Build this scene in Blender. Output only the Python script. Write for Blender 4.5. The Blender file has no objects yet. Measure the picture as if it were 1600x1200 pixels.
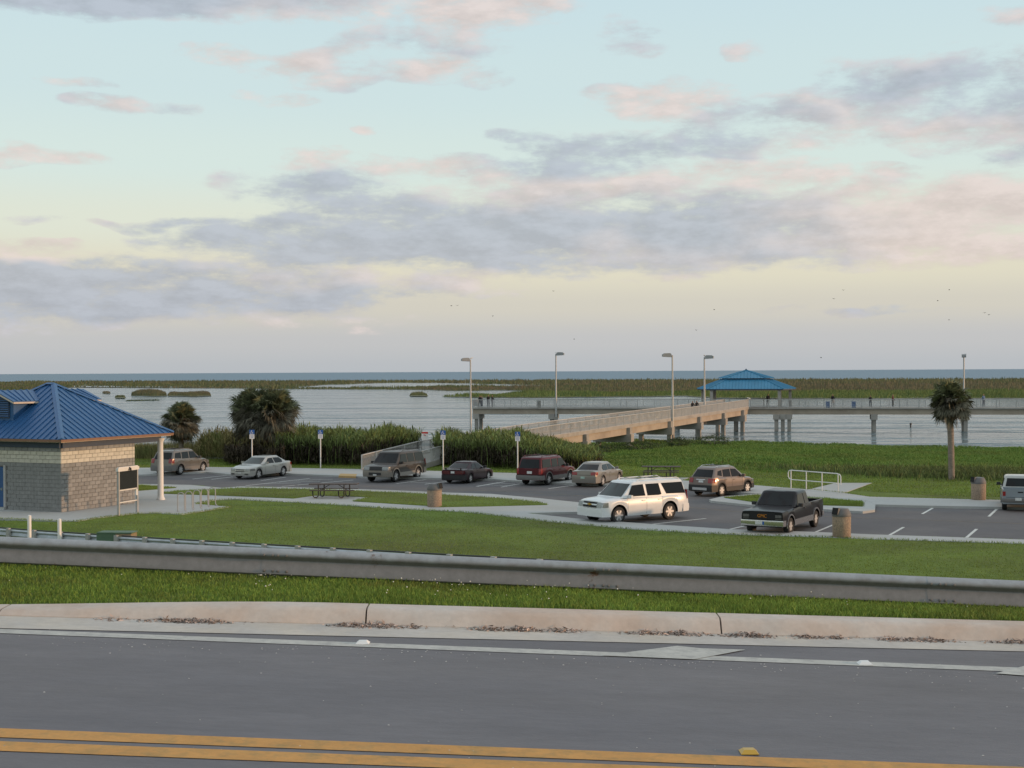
import bpy, bmesh, math, random
import numpy as np
from mathutils import Vector, Matrix

random.seed(7)
rng = np.random.default_rng(11)
scene = bpy.context.scene
COL = scene.collection
R = math.radians

# ------------------------------------------------------------------ camera
F = 2200.0                      # focal length in photograph pixels (1600 wide)
HC = 7.1                        # eye height above the car park
PITCH = math.atan(19.5 / F)
ROLL = math.atan(8.0 / 1600.0)
cam_d = bpy.data.cameras.new('camera')
cam = bpy.data.objects.new('camera', cam_d)
COL.objects.link(cam)
cam_d.sensor_width = 36.0
cam_d.lens = 36.0 * F / 1600.0
cam_d.clip_start = 0.1
cam_d.clip_end = 200000.0
_f = Vector((0, math.cos(PITCH), -math.sin(PITCH)))
_r0 = Vector((1, 0, 0)); _u0 = Vector((0, math.sin(PITCH), math.cos(PITCH)))
_r = _r0 * math.cos(ROLL) - _u0 * math.sin(ROLL)
_u = _u0 * math.cos(ROLL) + _r0 * math.sin(ROLL)
CAM = Vector((0, 0, HC))
M = Matrix((( _r.x, _u.x, -_f.x, 0), (_r.y, _u.y, -_f.y, 0), (_r.z, _u.z, -_f.z, HC), (0, 0, 0, 1)))
cam.matrix_world = M
scene.camera = cam

def ray(x, y):
    return _r * ((x - 800) / F) + _u * ((600 - y) / F) + _f
def P(x, y, z=0.0):             # a pixel's point on the level z
    d = ray(x, y); t = (z - HC) / d.z
    return CAM + d * t
def PY(x, y, Y):                # a pixel's point at the distance Y
    d = ray(x, y); return CAM + d * (Y / d.y)
def proj(p):
    q = Vector(p) - CAM; w = q.dot(_f)
    return 800 + F * q.dot(_r) / w, 600 - F * q.dot(_u) / w

# ------------------------------------------------------------------ colour helper
def lin(c):
    return tuple(((v / 255) / 12.92 if v / 255 <= 0.04045 else ((v / 255 + 0.055) / 1.055) ** 2.4) for v in c)

# ------------------------------------------------------------------ world: dusk sky
SUN_EL, SUN_AZ = R(6.0), R(99.0)        # azimuth from +Y towards +X
world = bpy.data.worlds.new('World'); scene.world = world; world.use_nodes = True
wt = world.node_tree; wt.nodes.clear()
def WN(t, **k):
    n = wt.nodes.new(t)
    for a, b in k.items(): setattr(n, a, b)
    return n
def wl(a, b): wt.links.new(a, b)
def wmath(op, a, b=None, clamp=False):
    n = WN('ShaderNodeMath', operation=op, use_clamp=clamp)
    for i, v in enumerate((a, b)):
        if v is None: continue
        if isinstance(v, (int, float)): n.inputs[i].default_value = v
        else: wl(v, n.inputs[i])
    return n.outputs[0]
def wvec(op, a, b=None):
    n = WN('ShaderNodeVectorMath', operation=op)
    for i, v in enumerate((a, b)):
        if v is None: continue
        if isinstance(v, (tuple, list)): n.inputs[i].default_value = v
        else: wl(v, n.inputs[i])
    return n
def wmix(fac, a, b):
    n = WN('ShaderNodeMix', data_type='RGBA')
    for i, v in ((0, fac), (6, a), (7, b)):
        if isinstance(v, (int, float)): n.inputs[i].default_value = v
        elif isinstance(v, tuple): n.inputs[i].default_value = (*v, 1) if len(v) == 3 else v
        else: wl(v, n.inputs[i])
    return n.outputs[2]
def wsmooth(v, a, b):
    n = WN('ShaderNodeMapRange', interpolation_type='SMOOTHSTEP')
    n.inputs[1].default_value = a; n.inputs[2].default_value = b
    wl(v, n.inputs[0]); return n.outputs[0]

tc = WN('ShaderNodeTexCoord')
sky = WN('ShaderNodeTexSky', sky_type='NISHITA')
sky.sun_disc = False; sky.sun_elevation = SUN_EL; sky.sun_rotation = SUN_AZ
sky.air_density = 1.2; sky.dust_density = 1.5; sky.ozone_density = 1.5
sep = WN('ShaderNodeSeparateXYZ'); wl(tc.outputs['Generated'], sep.inputs[0])
az = wmath('ARCTAN2', sep.outputs[0], sep.outputs[1])
el = wmath('ARCSINE', sep.outputs[2])
# angular sky coordinates, one unit = 100 photograph pixels worth of angle
U = wmath('MULTIPLY', az, F / 100); V = wmath('MULTIPLY', el, F / 100)
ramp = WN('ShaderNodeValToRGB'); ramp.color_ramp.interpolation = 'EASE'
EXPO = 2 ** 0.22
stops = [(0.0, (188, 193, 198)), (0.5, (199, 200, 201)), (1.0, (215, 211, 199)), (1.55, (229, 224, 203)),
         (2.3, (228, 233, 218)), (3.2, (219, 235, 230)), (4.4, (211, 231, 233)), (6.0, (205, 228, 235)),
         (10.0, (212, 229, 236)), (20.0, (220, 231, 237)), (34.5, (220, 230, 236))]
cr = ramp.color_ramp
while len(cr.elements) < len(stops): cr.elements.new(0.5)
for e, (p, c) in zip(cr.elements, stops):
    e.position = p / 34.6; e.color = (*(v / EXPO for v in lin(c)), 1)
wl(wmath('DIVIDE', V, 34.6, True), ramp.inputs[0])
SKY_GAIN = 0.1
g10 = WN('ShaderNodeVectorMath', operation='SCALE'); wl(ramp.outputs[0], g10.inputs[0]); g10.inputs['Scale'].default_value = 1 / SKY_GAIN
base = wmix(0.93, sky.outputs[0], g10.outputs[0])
# clouds -----------------------------------------------------------------
uv = WN('ShaderNodeCombineXYZ'); wl(U, uv.inputs[0]); wl(V, uv.inputs[1])
def wnoise(scale, detail, rough, stretch, off=(0, 0, 0)):
    mp = WN('ShaderNodeMapping'); mp.inputs['Scale'].default_value = stretch; mp.inputs['Location'].default_value = off
    wl(uv.outputs[0], mp.inputs[0])
    n = WN('ShaderNodeTexNoise', noise_dimensions='2D'); n.inputs['Scale'].default_value = scale
    n.inputs['Detail'].default_value = detail; n.inputs['Roughness'].default_value = rough
    wl(mp.outputs[0], n.inputs['Vector']); return n
nA = wnoise(1.3, 9, 0.64, (0.7, 2.0, 1)); nA2 = wnoise(1.3, 5, 0.60, (0.7, 2.0, 1), (0.16, 0.20, 0))              # cloud body
nW = wnoise(1.1, 3, 0.5, (0.5, 1.2, 1), (7, 3, 0))     # warp
warp = wvec('MULTIPLY', wvec('SUBTRACT', nW.outputs['Color'], (0.5, 0.5, 0.5)).outputs[0], (1.5, 0.5, 0))
uvw = wvec('ADD', uv.outputs[0], warp.outputs[0]).outputs[0]
# (x, y, rx, ry, density) in photograph pixels: where the banks of cloud lie in the eastern sky
CL = [(90, 6, 460, 46, 2.0, 0), (330, 0, 260, 36, 1.5, 0), (440, 8, 190, 34, 1.2, 1), (700, 22, 190, 48, 1.0, 1), (660, 78, 130, 30, .7, 0),
      (370, 105, 80, 18, .75, 1), (520, 112, 100, 28, .8, 1), (440, 160, 55, 12, .7, 1), (715, 122, 105, 20, .85, 1),
      (125, 148, 60, 10, .75, 1), (178, 180, 65, 12, .75, 1), (85, 262, 120, 13, 1.0, 2), (275, 182, 55, 10, .55, 0), (570, 217, 24, 6, .7, 1),
      (1040, 165, 140, 28, .9, 1), (1100, 178, 90, 14, .6, 0), (1175, 98, 40, 14, .5, 1), (990, 70, 50, 25, .42, 0), (1380, 12, 75, 18, .6, 1),
      (1180, 200, 120, 26, .8, 0), (1300, 195, 170, 40, .85, 1), (1450, 160, 190, 50, .9, 0), (1575, 215, 120, 72, 1.0, 0), (1500, 225, 120, 36, .8, 1), (1585, 75, 60, 22, .65, 1),
      (820, 215, 75, 12, .65, 0), (480, 258, 80, 17, .75, 1), (640, 260, 120, 20, .8, 1), (950, 245, 160, 28, 1.0, 0), (890, 262, 110, 24, .9, 0),
      (1140, 226, 140, 28, .85, 0), (1240, 235, 110, 16, .7, 1), (1380, 283, 65, 12, .55, 1), (500, 300, 150, 32, .9, 0), (430, 312, 90, 16, .7, 0), (640, 325, 170, 30, .9, 0),
      (900, 300, 260, 42, 1.0, 1), (1190, 285, 150, 28, .8, 1), (340, 353, 140, 9, .85, 0), (540, 378, 260, 42, 1.25, 0),
      (800, 365, 380, 60, 1.4, 0), (1050, 365, 380, 60, 1.35, 0), (1300, 372, 380, 52, 1.25, 1), (1530, 340, 260, 52, 1.2, 1),
      (1640, 385, 190, 38, 1.0, 1), (60, 400, 120, 16, .85, 2), (70, 455, 380, 52, 1.4, 0), (350, 452, 330, 42, 1.2, 0),
      (600, 440, 230, 22, .8, 1), (100, 350, 65, 7, .5, 0), (1000, 436, 120, 6, .4, 1), (1350, 490, 220, 8, .3, 0), (250, 500, 500, 18, .35, 1)]
acc = None; accP = None; accO = None
for (x, y, rx, ry, s, hue) in CL:
    c = ((x - 800) / 100.0, (580.5 - y) / 100.0, 0)
    d = wvec('MULTIPLY', wvec('SUBTRACT', uvw, c).outputs[0], (100.0 / (rx * 1.25), 100.0 / (ry * 1.35), 0)).outputs[0]
    r2 = wvec('DOT_PRODUCT', d, d).outputs['Value']
    v = wmath('MULTIPLY', wmath('SUBTRACT', 1.0, r2), s)
    acc = v if acc is None else wmath('MAXIMUM', acc, v)
    if hue == 0: accO = v if accO is None else wmath('MAXIMUM', accO, v)
    else: accP = v if accP is None else wmath('MAXIMUM', accP, wmath('MULTIPLY', v, 1.0 if hue == 1 else 2.0))
acc = wmath('MAXIMUM', acc, 0.0)
# the rest of the sky carries the same broken cloud
nB = wnoise(0.28, 5, 0.55, (0.6, 1.6, 1), (21, 5, 0))
far = wmath('MULTIPLY', wsmooth(wmath('ABSOLUTE', az), 0.42, 0.75), 1.0)
far = wmath('MAXIMUM', far, wsmooth(el, 0.30, 0.55))
accB = wmath('MULTIPLY', wsmooth(nB.outputs[0], 0.48, 0.66), far)
acc = wmath('MAXIMUM', acc, accB)
body = wmath('ADD', acc, wmath('MULTIPLY', wmath('SUBTRACT', nA.outputs[0], 0.5), 3.0))
body = wmath('MULTIPLY', body, wsmooth(acc, 0.0, 0.25))
alpha = wmath('MULTIPLY', wsmooth(body, 0.0, 1.1), 0.84)
nP = wnoise(0.55, 4, 0.55, (0.6, 1.5, 1), (3, 40, 0))
own = wmath('SUBTRACT', wmath('MAXIMUM', accP, 0.0), wmath('MAXIMUM', accO, 0.0))
pk = wsmooth(wmath('ADD', own, wmath('MULTIPLY', wmath('SUBTRACT', nP.outputs[0], 0.5), 2.6)), -0.75, 0.75)
ccol = wmix(pk, tuple(v / SKY_GAIN / EXPO for v in lin((177, 184, 196))), tuple(v / SKY_GAIN / EXPO for v in lin((222, 208, 203))))
# the side of each billow towards the low sun is paler, the far side greyer
lit = WN('ShaderNodeMapRange'); wl(wmath('SUBTRACT', nA.outputs[0], nA2.outputs[0]), lit.inputs[0])
for q, v in ((1, -0.16), (2, 0.16), (3, 0.90), (4, 1.10)): lit.inputs[q].default_value = v
cs = WN('ShaderNodeVectorMath', operation='SCALE'); wl(ccol, cs.inputs[0]); wl(lit.outputs[0], cs.inputs['Scale']); ccol = cs.outputs[0]
# the lowest band of cloud is a touch greyer than the pink heights
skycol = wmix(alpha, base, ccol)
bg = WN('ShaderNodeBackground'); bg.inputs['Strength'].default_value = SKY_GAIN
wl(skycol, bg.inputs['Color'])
wo = WN('ShaderNodeOutputWorld'); wl(bg.outputs[0], wo.inputs[0])
world.cycles.sampling_method = 'MANUAL'; world.cycles.sample_map_resolution = 512

# ------------------------------------------------------------------ sun
sd = bpy.data.lights.new('sun', 'SUN'); sd.energy = 2.05; sd.angle = R(2.0); sd.color = (1.0, 0.58, 0.30)
sun = bpy.data.objects.new('sun', sd); COL.objects.link(sun)
to_sun = Vector((math.sin(SUN_AZ) * math.cos(SUN_EL), math.cos(SUN_AZ) * math.cos(SUN_EL), math.sin(SUN_EL)))
sun.rotation_euler = (-to_sun).to_track_quat('-Z', 'Y').to_euler()
sun.location = (60, -30, 40)

vs = scene.view_settings
vs.view_transform = 'Standard'; vs.look = 'None'; vs.exposure = 0.22; vs.gamma = 1.0; vs.use_curve_mapping = False
scene.cycles.use_denoising = True
scene.cycles.max_bounces = 6; scene.cycles.diffuse_bounces = 3; scene.cycles.glossy_bounces = 3
scene.cycles.sample_clamp_indirect = 6.0

# ------------------------------------------------------------------ materials
MATS = {}
def pm(name, col, rough=0.7, metal=0.0, var=0.12, scale=3.0, bump=0.0, bscale=40.0, coat=0.0, spec=0.5,
       col2=None, thr=(0.45, 0.65), scale2=1.0, rnd=0.0, island=0.0, stretch=(1, 1, 1), world_co=False, trans=0.0):
    """procedural surface: a base colour with two scales of tone, an optional second colour in patches, fine relief"""
    m = bpy.data.materials.new(name); m.use_nodes = True; MATS[name] = m
    t = m.node_tree; b = t.nodes['Principled BSDF']; L = t.links.new
    if world_co:
        co = t.nodes.new('ShaderNodeNewGeometry').outputs['Position']
    else:
        co = t.nodes.new('ShaderNodeTexCoord').outputs['Object']
    mp = t.nodes.new('ShaderNodeMapping'); mp.inputs['Scale'].default_value = stretch; L(co, mp.inputs[0]); co = mp.outputs[0]
    c = tuple(lin(col)) if max(col) > 1 else tuple(col)
    def noise(s, d=4.0):
        n = t.nodes.new('ShaderNodeTexNoise'); n.inputs['Scale'].default_value = s; n.inputs['Detail'].default_value = d
        n.inputs['Roughness'].default_value = 0.6; L(co, n.inputs['Vector']); return n.outputs[0]
    def mix(f, a, bb, blend='MIX'):
        n = t.nodes.new('ShaderNodeMix'); n.data_type = 'RGBA'; n.blend_type = blend
        for i, v in ((0, f), (6, a), (7, bb)):
            if isinstance(v, (int, float)): n.inputs[i].default_value = v
            elif isinstance(v, tuple): n.inputs[i].default_value = (*v[:3], 1)
            else: L(v, n.inputs[i])
        return n.outputs[2]
    out = c
    if col2 is not None:
        c2 = tuple(lin(col2)) if max(col2) > 1 else tuple(col2)
        mr = t.nodes.new('ShaderNodeMapRange'); mr.inputs[1].default_value = thr[0]; mr.inputs[2].default_value = thr[1]
        L(noise(scale2, 5), mr.inputs[0]); out = mix(mr.outputs[0], c, c2)
    def tone(sock, amp, o):
        mr = t.nodes.new('ShaderNodeMapRange'); mr.inputs[1].default_value = 0.25; mr.inputs[2].default_value = 0.75
        mr.inputs[3].default_value = 1 - amp; mr.inputs[4].default_value = 1 + amp; L(sock, mr.inputs[0])
        cb = t.nodes.new('ShaderNodeCombineXYZ')
        for i in range(3): L(mr.outputs[0], cb.inputs[i])
        return mix(1.0, o, cb.outputs[0], 'MULTIPLY')
    if var:
        out = tone(noise(scale), var, out); out = tone(noise(scale * 9.3, 3), var * 0.6, out)
    if island:
        g = t.nodes.new('ShaderNodeNewGeometry'); out = tone(g.outputs['Random Per Island'], island, out)
    if rnd:
        o = t.nodes.new('ShaderNodeObjectInfo'); out = tone(o.outputs['Random'], rnd, out)
    if isinstance(out, tuple): b.inputs['Base Color'].default_value = (*out, 1)
    else: L(out, b.inputs['Base Color'])
    b.inputs['Roughness'].default_value = rough; b.inputs['Metallic'].default_value = metal
    b.inputs['Specular IOR Level'].default_value = spec
    if coat: b.inputs['Coat Weight'].default_value = coat; b.inputs['Coat Roughness'].default_value = 0.06
    if bump:
        bn = t.nodes.new('ShaderNodeBump'); bn.inputs['Strength'].default_value = bump; bn.inputs['Distance'].default_value = 0.02
        L(noise(bscale, 4), bn.inputs['Height']); L(bn.outputs[0], b.inputs['Normal'])
    if trans:
        tr = t.nodes.new('ShaderNodeBsdfTranslucent')
        if isinstance(out, tuple): tr.inputs[0].default_value = (*out, 1)
        else: L(out, tr.inputs[0])
        ms = t.nodes.new('ShaderNodeMixShader'); ms.inputs[0].default_value = trans
        L(b.outputs[0], ms.inputs[1]); L(tr.outputs[0], ms.inputs[2])
        L(ms.outputs[0], t.nodes['Material Output'].inputs[0])
    return m

pm('grass_ground', (0.130, 0.182, 0.035), 0.9, var=0.22, scale=0.35, bump=0.6, bscale=9, col2=(0.105, 0.118, 0.030), thr=(0.42, 0.66), scale2=0.12, world_co=True, spec=0.15)
pm('lawn_blade', (0.185, 0.260, 0.050), 0.75, var=0.30, scale=0.45, stretch=(0.35, 1.3, 1), island=0.28, col2=(0.165, 0.195, 0.040), thr=(0.45, 0.68), scale2=0.09, world_co=True, spec=0.2, trans=0.2)
pm('verge_blade', (0.185, 0.270, 0.050), 0.75, var=0.22, scale=1.2, island=0.26, col2=(0.17, 0.19, 0.045), thr=(0.5, 0.7), scale2=0.8, world_co=True, spec=0.25, trans=0.25)
pm('bank_blade', (0.135, 0.225, 0.052), 0.85, var=0.22, scale=0.12, island=0.12, col2=(0.155, 0.215, 0.058), thr=(0.42, 0.62), scale2=0.07, world_co=True, spec=0.2, trans=0.2)
pm('reed_green', (0.150, 0.195, 0.064), 0.75, var=0.3, scale=0.5, island=0.4, col2=(0.13, 0.14, 0.05), thr=(0.5, 0.7), scale2=0.3, world_co=True, spec=0.2, trans=0.2)
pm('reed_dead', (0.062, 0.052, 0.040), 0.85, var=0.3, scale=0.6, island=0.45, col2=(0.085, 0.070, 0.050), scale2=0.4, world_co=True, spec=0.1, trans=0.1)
pm('reed_straw', (0.20, 0.165, 0.075), 0.85, var=0.3, scale=0.6, island=0.4, col2=(0.12, 0.14, 0.05), thr=(0.4, 0.6), scale2=0.25, world_co=True, spec=0.1, trans=0.15)
pm('marsh_blade', (0.155, 0.175, 0.088), 0.9, var=0.2, scale=0.012, island=0.14, col2=(0.172, 0.148, 0.100), thr=(0.44, 0.58), scale2=0.012, stretch=(0.18, 1, 1), world_co=True, spec=0.1)
pm('marsh_near', (0.150, 0.195, 0.072), 0.9, var=0.2, scale=0.02, island=0.14, world_co=True, spec=0.1)
pm('marsh_mud', (0.12, 0.125, 0.062), 0.9, var=0.3, scale=0.02, world_co=True)
pm('asphalt_road', (0.150, 0.150, 0.166), 0.82, var=0.13, scale=1.6, stretch=(0.30, 1, 1), bump=0.35, bscale=60, col2=(0.165, 0.160, 0.165), scale2=0.25, thr=(0.4, 0.7), world_co=True, spec=0.35)
pm('asphalt_lot', (0.115, 0.112, 0.118), 0.85, var=0.12, scale=0.3, bump=0.2, bscale=30, col2=(0.140, 0.132, 0.132), scale2=0.22, thr=(0.42, 0.62), world_co=True, spec=0.3)
pm('concrete_walk', (0.42, 0.43, 0.42), 0.85, var=0.10, scale=0.6, bump=0.1, bscale=20, col2=(0.37, 0.37, 0.35), scale2=0.3, world_co=True)
pm('concrete_kerb', (0.52, 0.42, 0.35), 0.85, var=0.12, scale=1.5, bump=0.15, bscale=40, col2=(0.54, 0.50, 0.46), scale2=0.9, thr=(0.4, 0.65), world_co=True)
pm('concrete_gutter', (0.46, 0.44, 0.41), 0.85, var=0.14, scale=1.2, bump=0.15, bscale=50, col2=(0.50, 0.46, 0.40), scale2=1.3, world_co=True)
pm('concrete_pier', (0.36, 0.34, 0.31), 0.85, var=0.15, scale=0.8, bump=0.15, bscale=15, col2=(0.27, 0.25, 0.23), scale2=0.5, thr=(0.5, 0.75))
pm('concrete_girder', (0.40, 0.34, 0.27), 0.8, var=0.12, scale=0.7, col2=(0.34, 0.28, 0.22), scale2=0.4)
pm('concrete_pile', (0.32, 0.30, 0.27), 0.85, var=0.2, scale=1.2, col2=(0.20, 0.19, 0.17), scale2=0.7, thr=(0.5, 0.7))
pm('rail_metal', (0.46, 0.46, 0.45), 0.55, metal=0.3, var=0.08, scale=2)
pm('paint_white', (0.62, 0.63, 0.60), 0.75, var=0.15, scale=4, col2=(0.42, 0.42, 0.41), thr=(0.52, 0.72), scale2=6, world_co=True)
pm('paint_road_white', (0.46, 0.46, 0.43), 0.75, var=0.12, scale=4, col2=(0.35, 0.35, 0.34), thr=(0.45, 0.70), scale2=10, world_co=True)
pm('paint_yellow', (0.53, 0.27, 0.070), 0.75, var=0.12, scale=4, col2=(0.36, 0.22, 0.07), thr=(0.47, 0.72), scale2=9, world_co=True)
pm('paint_faint_yellow', (0.22, 0.165, 0.11), 0.8, var=0.2, scale=3, col2=(0.13, 0.115, 0.10), thr=(0.42, 0.6), scale2=1.2, world_co=True)
pm('galvanised', (0.42, 0.46, 0.50), 0.5, metal=0.35, var=0.12, scale=2, bump=0.05, bscale=30, col2=(0.33, 0.345, 0.36), thr=(0.42, 0.7), scale2=1.6)
pm('galvanised_old', (0.34, 0.345, 0.35), 0.55, metal=0.3, var=0.12, scale=1.5)
pm('rust', (0.18, 0.075, 0.03), 0.9, var=0.35, scale=8)
pm('dark_metal', (0.03, 0.03, 0.032), 0.5, var=0.1)
pm('black_pipe', (0.025, 0.022, 0.022), 0.45, var=0.1)
pm('wood_brown', (0.085, 0.060, 0.050), 0.7, var=0.2, scale=4, stretch=(1, 6, 6))
pm('white_enamel', (0.72, 0.70, 0.68), 0.45, var=0.06, scale=2)
pm('white_paintwork', (0.70, 0.67, 0.64), 0.5, var=0.06)
pm('roof_blue', (0.024, 0.100, 0.250), 0.42, var=0.12, scale=0.8, spec=0.5)
pm('roof_blue_pale', (0.052, 0.230, 0.385), 0.45, var=0.12, scale=0.6)
pm('fascia_wood', (0.22, 0.115, 0.07), 0.6, var=0.15, scale=3)
pm('fascia_dark', (0.045, 0.065, 0.105), 0.6, var=0.1)
pm('trim_cream', (0.55, 0.48, 0.40), 0.6, var=0.1)
pm('block_grey', (0.255, 0.255, 0.25), 0.92, var=0.16, scale=3, bump=0.8, bscale=12, rnd=0.10)
pm('block_cream', (0.56, 0.53, 0.45), 0.85, var=0.10, scale=3, bump=0.3, bscale=14, rnd=0.06)
pm('mortar', (0.25, 0.24, 0.225), 0.95, var=0.1)
pm('door_blue', (0.025, 0.085, 0.22), 0.45, var=0.05)
pm('aggregate', (0.34, 0.25, 0.18), 0.9, var=0.3, scale=14, bump=0.6, bscale=45, col2=(0.24, 0.19, 0.15), scale2=20)
pm('lid_grey', (0.13, 0.125, 0.125), 0.6, var=0.1)
pm('black_void', (0.008, 0.008, 0.009), 0.8, var=0.0)
pm('sign_blue', (0.02, 0.10, 0.36), 0.4, var=0.05)
pm('sign_white', (0.75, 0.75, 0.74), 0.45, var=0.04)
pm('sign_red', (0.50, 0.035, 0.03), 0.45, var=0.05)
pm('board_dark', (0.020, 0.022, 0.022), 0.25, var=0.15, scale=2)
pm('board_frame', (0.38, 0.37, 0.36), 0.6, var=0.1)
pm('tactile_tan', (0.50, 0.33, 0.14), 0.8, var=0.1)
pm('box_green', (0.09, 0.155, 0.10), 0.6, var=0.15)
pm('box_tan', (0.26, 0.20, 0.12), 0.7, var=0.15)
pm('palm_green', (0.130, 0.145, 0.078), 0.6, var=0.3, scale=1.5, island=0.4, spec=0.35, trans=0.15)
pm('palm_grey', (0.145, 0.138, 0.105), 0.75, var=0.3, scale=1.5, island=0.4, spec=0.2, trans=0.1)
pm('palm_dead', (0.150, 0.095, 0.055), 0.85, var=0.3, scale=1.5, island=0.4, spec=0.1)
pm('palm_trunk', (0.24, 0.195, 0.165), 0.9, var=0.3, scale=4, bump=0.8, bscale=10, stretch=(1, 1, 2.5))
pm('bush_leaf', (0.055, 0.080, 0.028), 0.8, var=0.3, scale=0.5, island=0.4, trans=0.15, world_co=True)
pm('weed_leaf', (0.12, 0.15, 0.045), 0.8, var=0.3, scale=0.5, island=0.4, trans=0.2, world_co=True)
pm('debris', (0.38, 0.30, 0.26), 0.95, island=0.6, var=0.2, world_co=True)
pm('pebble', (0.42, 0.41, 0.39), 0.8, island=0.3, var=0.1, world_co=True)
pm('flower', (0.80, 0.78, 0.70), 0.7, var=0.0)
pm('glass', (0.008, 0.010, 0.012), 0.05, var=0.0, spec=0.26)
pm('glass_light', (0.020, 0.030, 0.030), 0.07, var=0.0, spec=0.5)
pm('tyre', (0.018, 0.018, 0.019), 0.8, var=0.1)
pm('alloy', (0.50, 0.50, 0.51), 0.5, metal=0.4, var=0.05)
pm('chrome', (0.65, 0.65, 0.66), 0.18, metal=0.9, var=0.02)
pm('trim_black', (0.022, 0.022, 0.024), 0.55, var=0.05)
pm('trim_grey', (0.16, 0.155, 0.15), 0.6, var=0.08)
pm('light_red', (0.26, 0.010, 0.010), 0.25, var=0.05, spec=0.8)
pm('light_dark', (0.09, 0.088, 0.085), 0.2, metal=0.2, var=0.3, scale=12)
pm('light_maroon', (0.085, 0.012, 0.014), 0.25, var=0.1)
pm('light_clear', (0.30, 0.30, 0.29), 0.18, metal=0.4, var=0.25, scale=12)
pm('light_amber', (0.62, 0.24, 0.04), 0.2, var=0.05)
pm('plate', (0.60, 0.61, 0.60), 0.5, var=0.25, scale=18)
pm('plate_green', (0.40, 0.55, 0.48), 0.5, var=0.25, scale=18)
pm('gold', (0.55, 0.34, 0.06), 0.35, metal=0.5, var=0.05)
def paint(n, c, metal=0.0, rough=0.32):
    dark = max(c) < 0.1
    return pm(n, c, rough, metal=metal, var=0.04, scale=1.5, coat=0.22 if dark else 0.6, spec=0.2 if dark else 0.5)
paint('car_white', (0.70, 0.72, 0.73)); paint('car_black', (0.010, 0.010, 0.013)); paint('car_grey', (0.075, 0.068, 0.064), 0.3)
paint('car_tan', (0.25, 0.23, 0.205), 0.2); paint('car_plum', (0.040, 0.020, 0.026), 0.2); paint('car_maroon', (0.090, 0.016, 0.022), 0.2)
paint('car_pewter', (0.26, 0.238, 0.215), 0.4); paint('car_silver', (0.44, 0.44, 0.42), 0.4); paint('car_bronze', (0.20, 0.155, 0.135), 0.4)
paint('car_sand', (0.165, 0.155, 0.142), 0.4); paint('car_bluegrey', (0.28, 0.32, 0.36), 0.3)
pm('skin', (0.30, 0.17, 0.11), 0.6, var=0.05); pm('hair', (0.02, 0.015, 0.012), 0.7, var=0.1)
for n, c in (('cloth_black', (0.018, 0.018, 0.02)), ('cloth_navy', (0.03, 0.045, 0.09)), ('cloth_white', (0.55, 0.55, 0.55)),
             ('cloth_blue', (0.10, 0.18, 0.34)), ('cloth_red', (0.22, 0.05, 0.05)), ('cloth_grey', (0.14, 0.14, 0.15)), ('cloth_jean', (0.05, 0.07, 0.12))):
    pm(n, c, 0.85, var=0.15, scale=4)
pm('cooler_blue', (0.03, 0.12, 0.34), 0.4, var=0.05)
pm('bird_white', (0.62, 0.62, 0.60), 0.8, var=0.1); pm('bird_dark', (0.03, 0.03, 0.03), 0.8, var=0.1)

# water: real ripples as relief, the open lake's bluer base stands in for reflected high sky
def water_mat(name, col, rough, spec, dist, layers):
    m = bpy.data.materials.new(name); m.use_nodes = True; MATS[name] = m
    t = m.node_tree; b = t.nodes['Principled BSDF']; L = t.links.new
    b.inputs['Base Color'].default_value = (*col, 1); b.inputs['Roughness'].default_value = rough
    b.inputs['IOR'].default_value = 1.33; b.inputs['Specular IOR Level'].default_value = spec
    g = t.nodes.new('ShaderNodeNewGeometry'); tot = None
    for scale, st, amp, det in layers:
        mp = t.nodes.new('ShaderNodeMapping'); mp.inputs['Scale'].default_value = st; mp.inputs['Rotation'].default_value = (0, 0, R(9)); L(g.outputs['Position'], mp.inputs[0])
        x = t.nodes.new('ShaderNodeTexNoise'); x.inputs['Scale'].default_value = scale; x.inputs['Detail'].default_value = det; L(mp.outputs[0], x.inputs['Vector'])
        k = t.nodes.new('ShaderNodeMath'); k.operation = 'MULTIPLY'; k.inputs[1].default_value = amp; L(x.outputs[0], k.inputs[0])
        if tot is None: tot = k.outputs[0]
        else:
            a = t.nodes.new('ShaderNodeMath'); a.operation = 'ADD'; L(tot, a.inputs[0]); L(k.outputs[0], a.inputs[1]); tot = a.outputs[0]
    bp = t.nodes.new('ShaderNodeBump'); bp.inputs['Strength'].default_value = 1.0; bp.inputs['Distance'].default_value = dist
    L(tot, bp.inputs['Height']); L(bp.outputs[0], b.inputs['Normal'])
water_mat('lake_water', (0.085, 0.130, 0.145), 0.10, 0.5, 1.0, ((0.55, (0.45, 1, 1), 1.0, 3), (0.13, (0.4, 1, 1), 3.2, 3), (0.03, (0.3, 1, 1), 6.0, 2)))
water_mat('open_lake', (0.115, 0.190, 0.255), 0.45, 0.30, 0.5, ((0.05, (0.3, 1, 1), 3.0, 3), (0.008, (0.25, 1, 1), 8.0, 3)))

# ------------------------------------------------------------------ builders
def link(o, parent=None):
    COL.objects.link(o)
    if parent is not None: o.parent = parent
    return o
def tag(o, label=None, cat=None, group=None, kind=None):
    if label: o['label'] = label
    if cat: o['category'] = cat
    if group: o['group'] = group
    if kind: o['kind'] = kind
    return o
def thing(name, label, cat, loc=(0, 0, 0), rz=0.0, group=None):
    o = bpy.data.objects.new(name, None); o.empty_display_size = 0.3
    link(o); o.location = loc; o.rotation_euler = (0, 0, rz)
    return tag(o, label, cat, group)
def copy_tree(o, parent=None):
    c = o.copy(); COL.objects.link(c); c.parent = parent
    for ch in list(o.children): copy_tree(ch, c)
    return c

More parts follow.
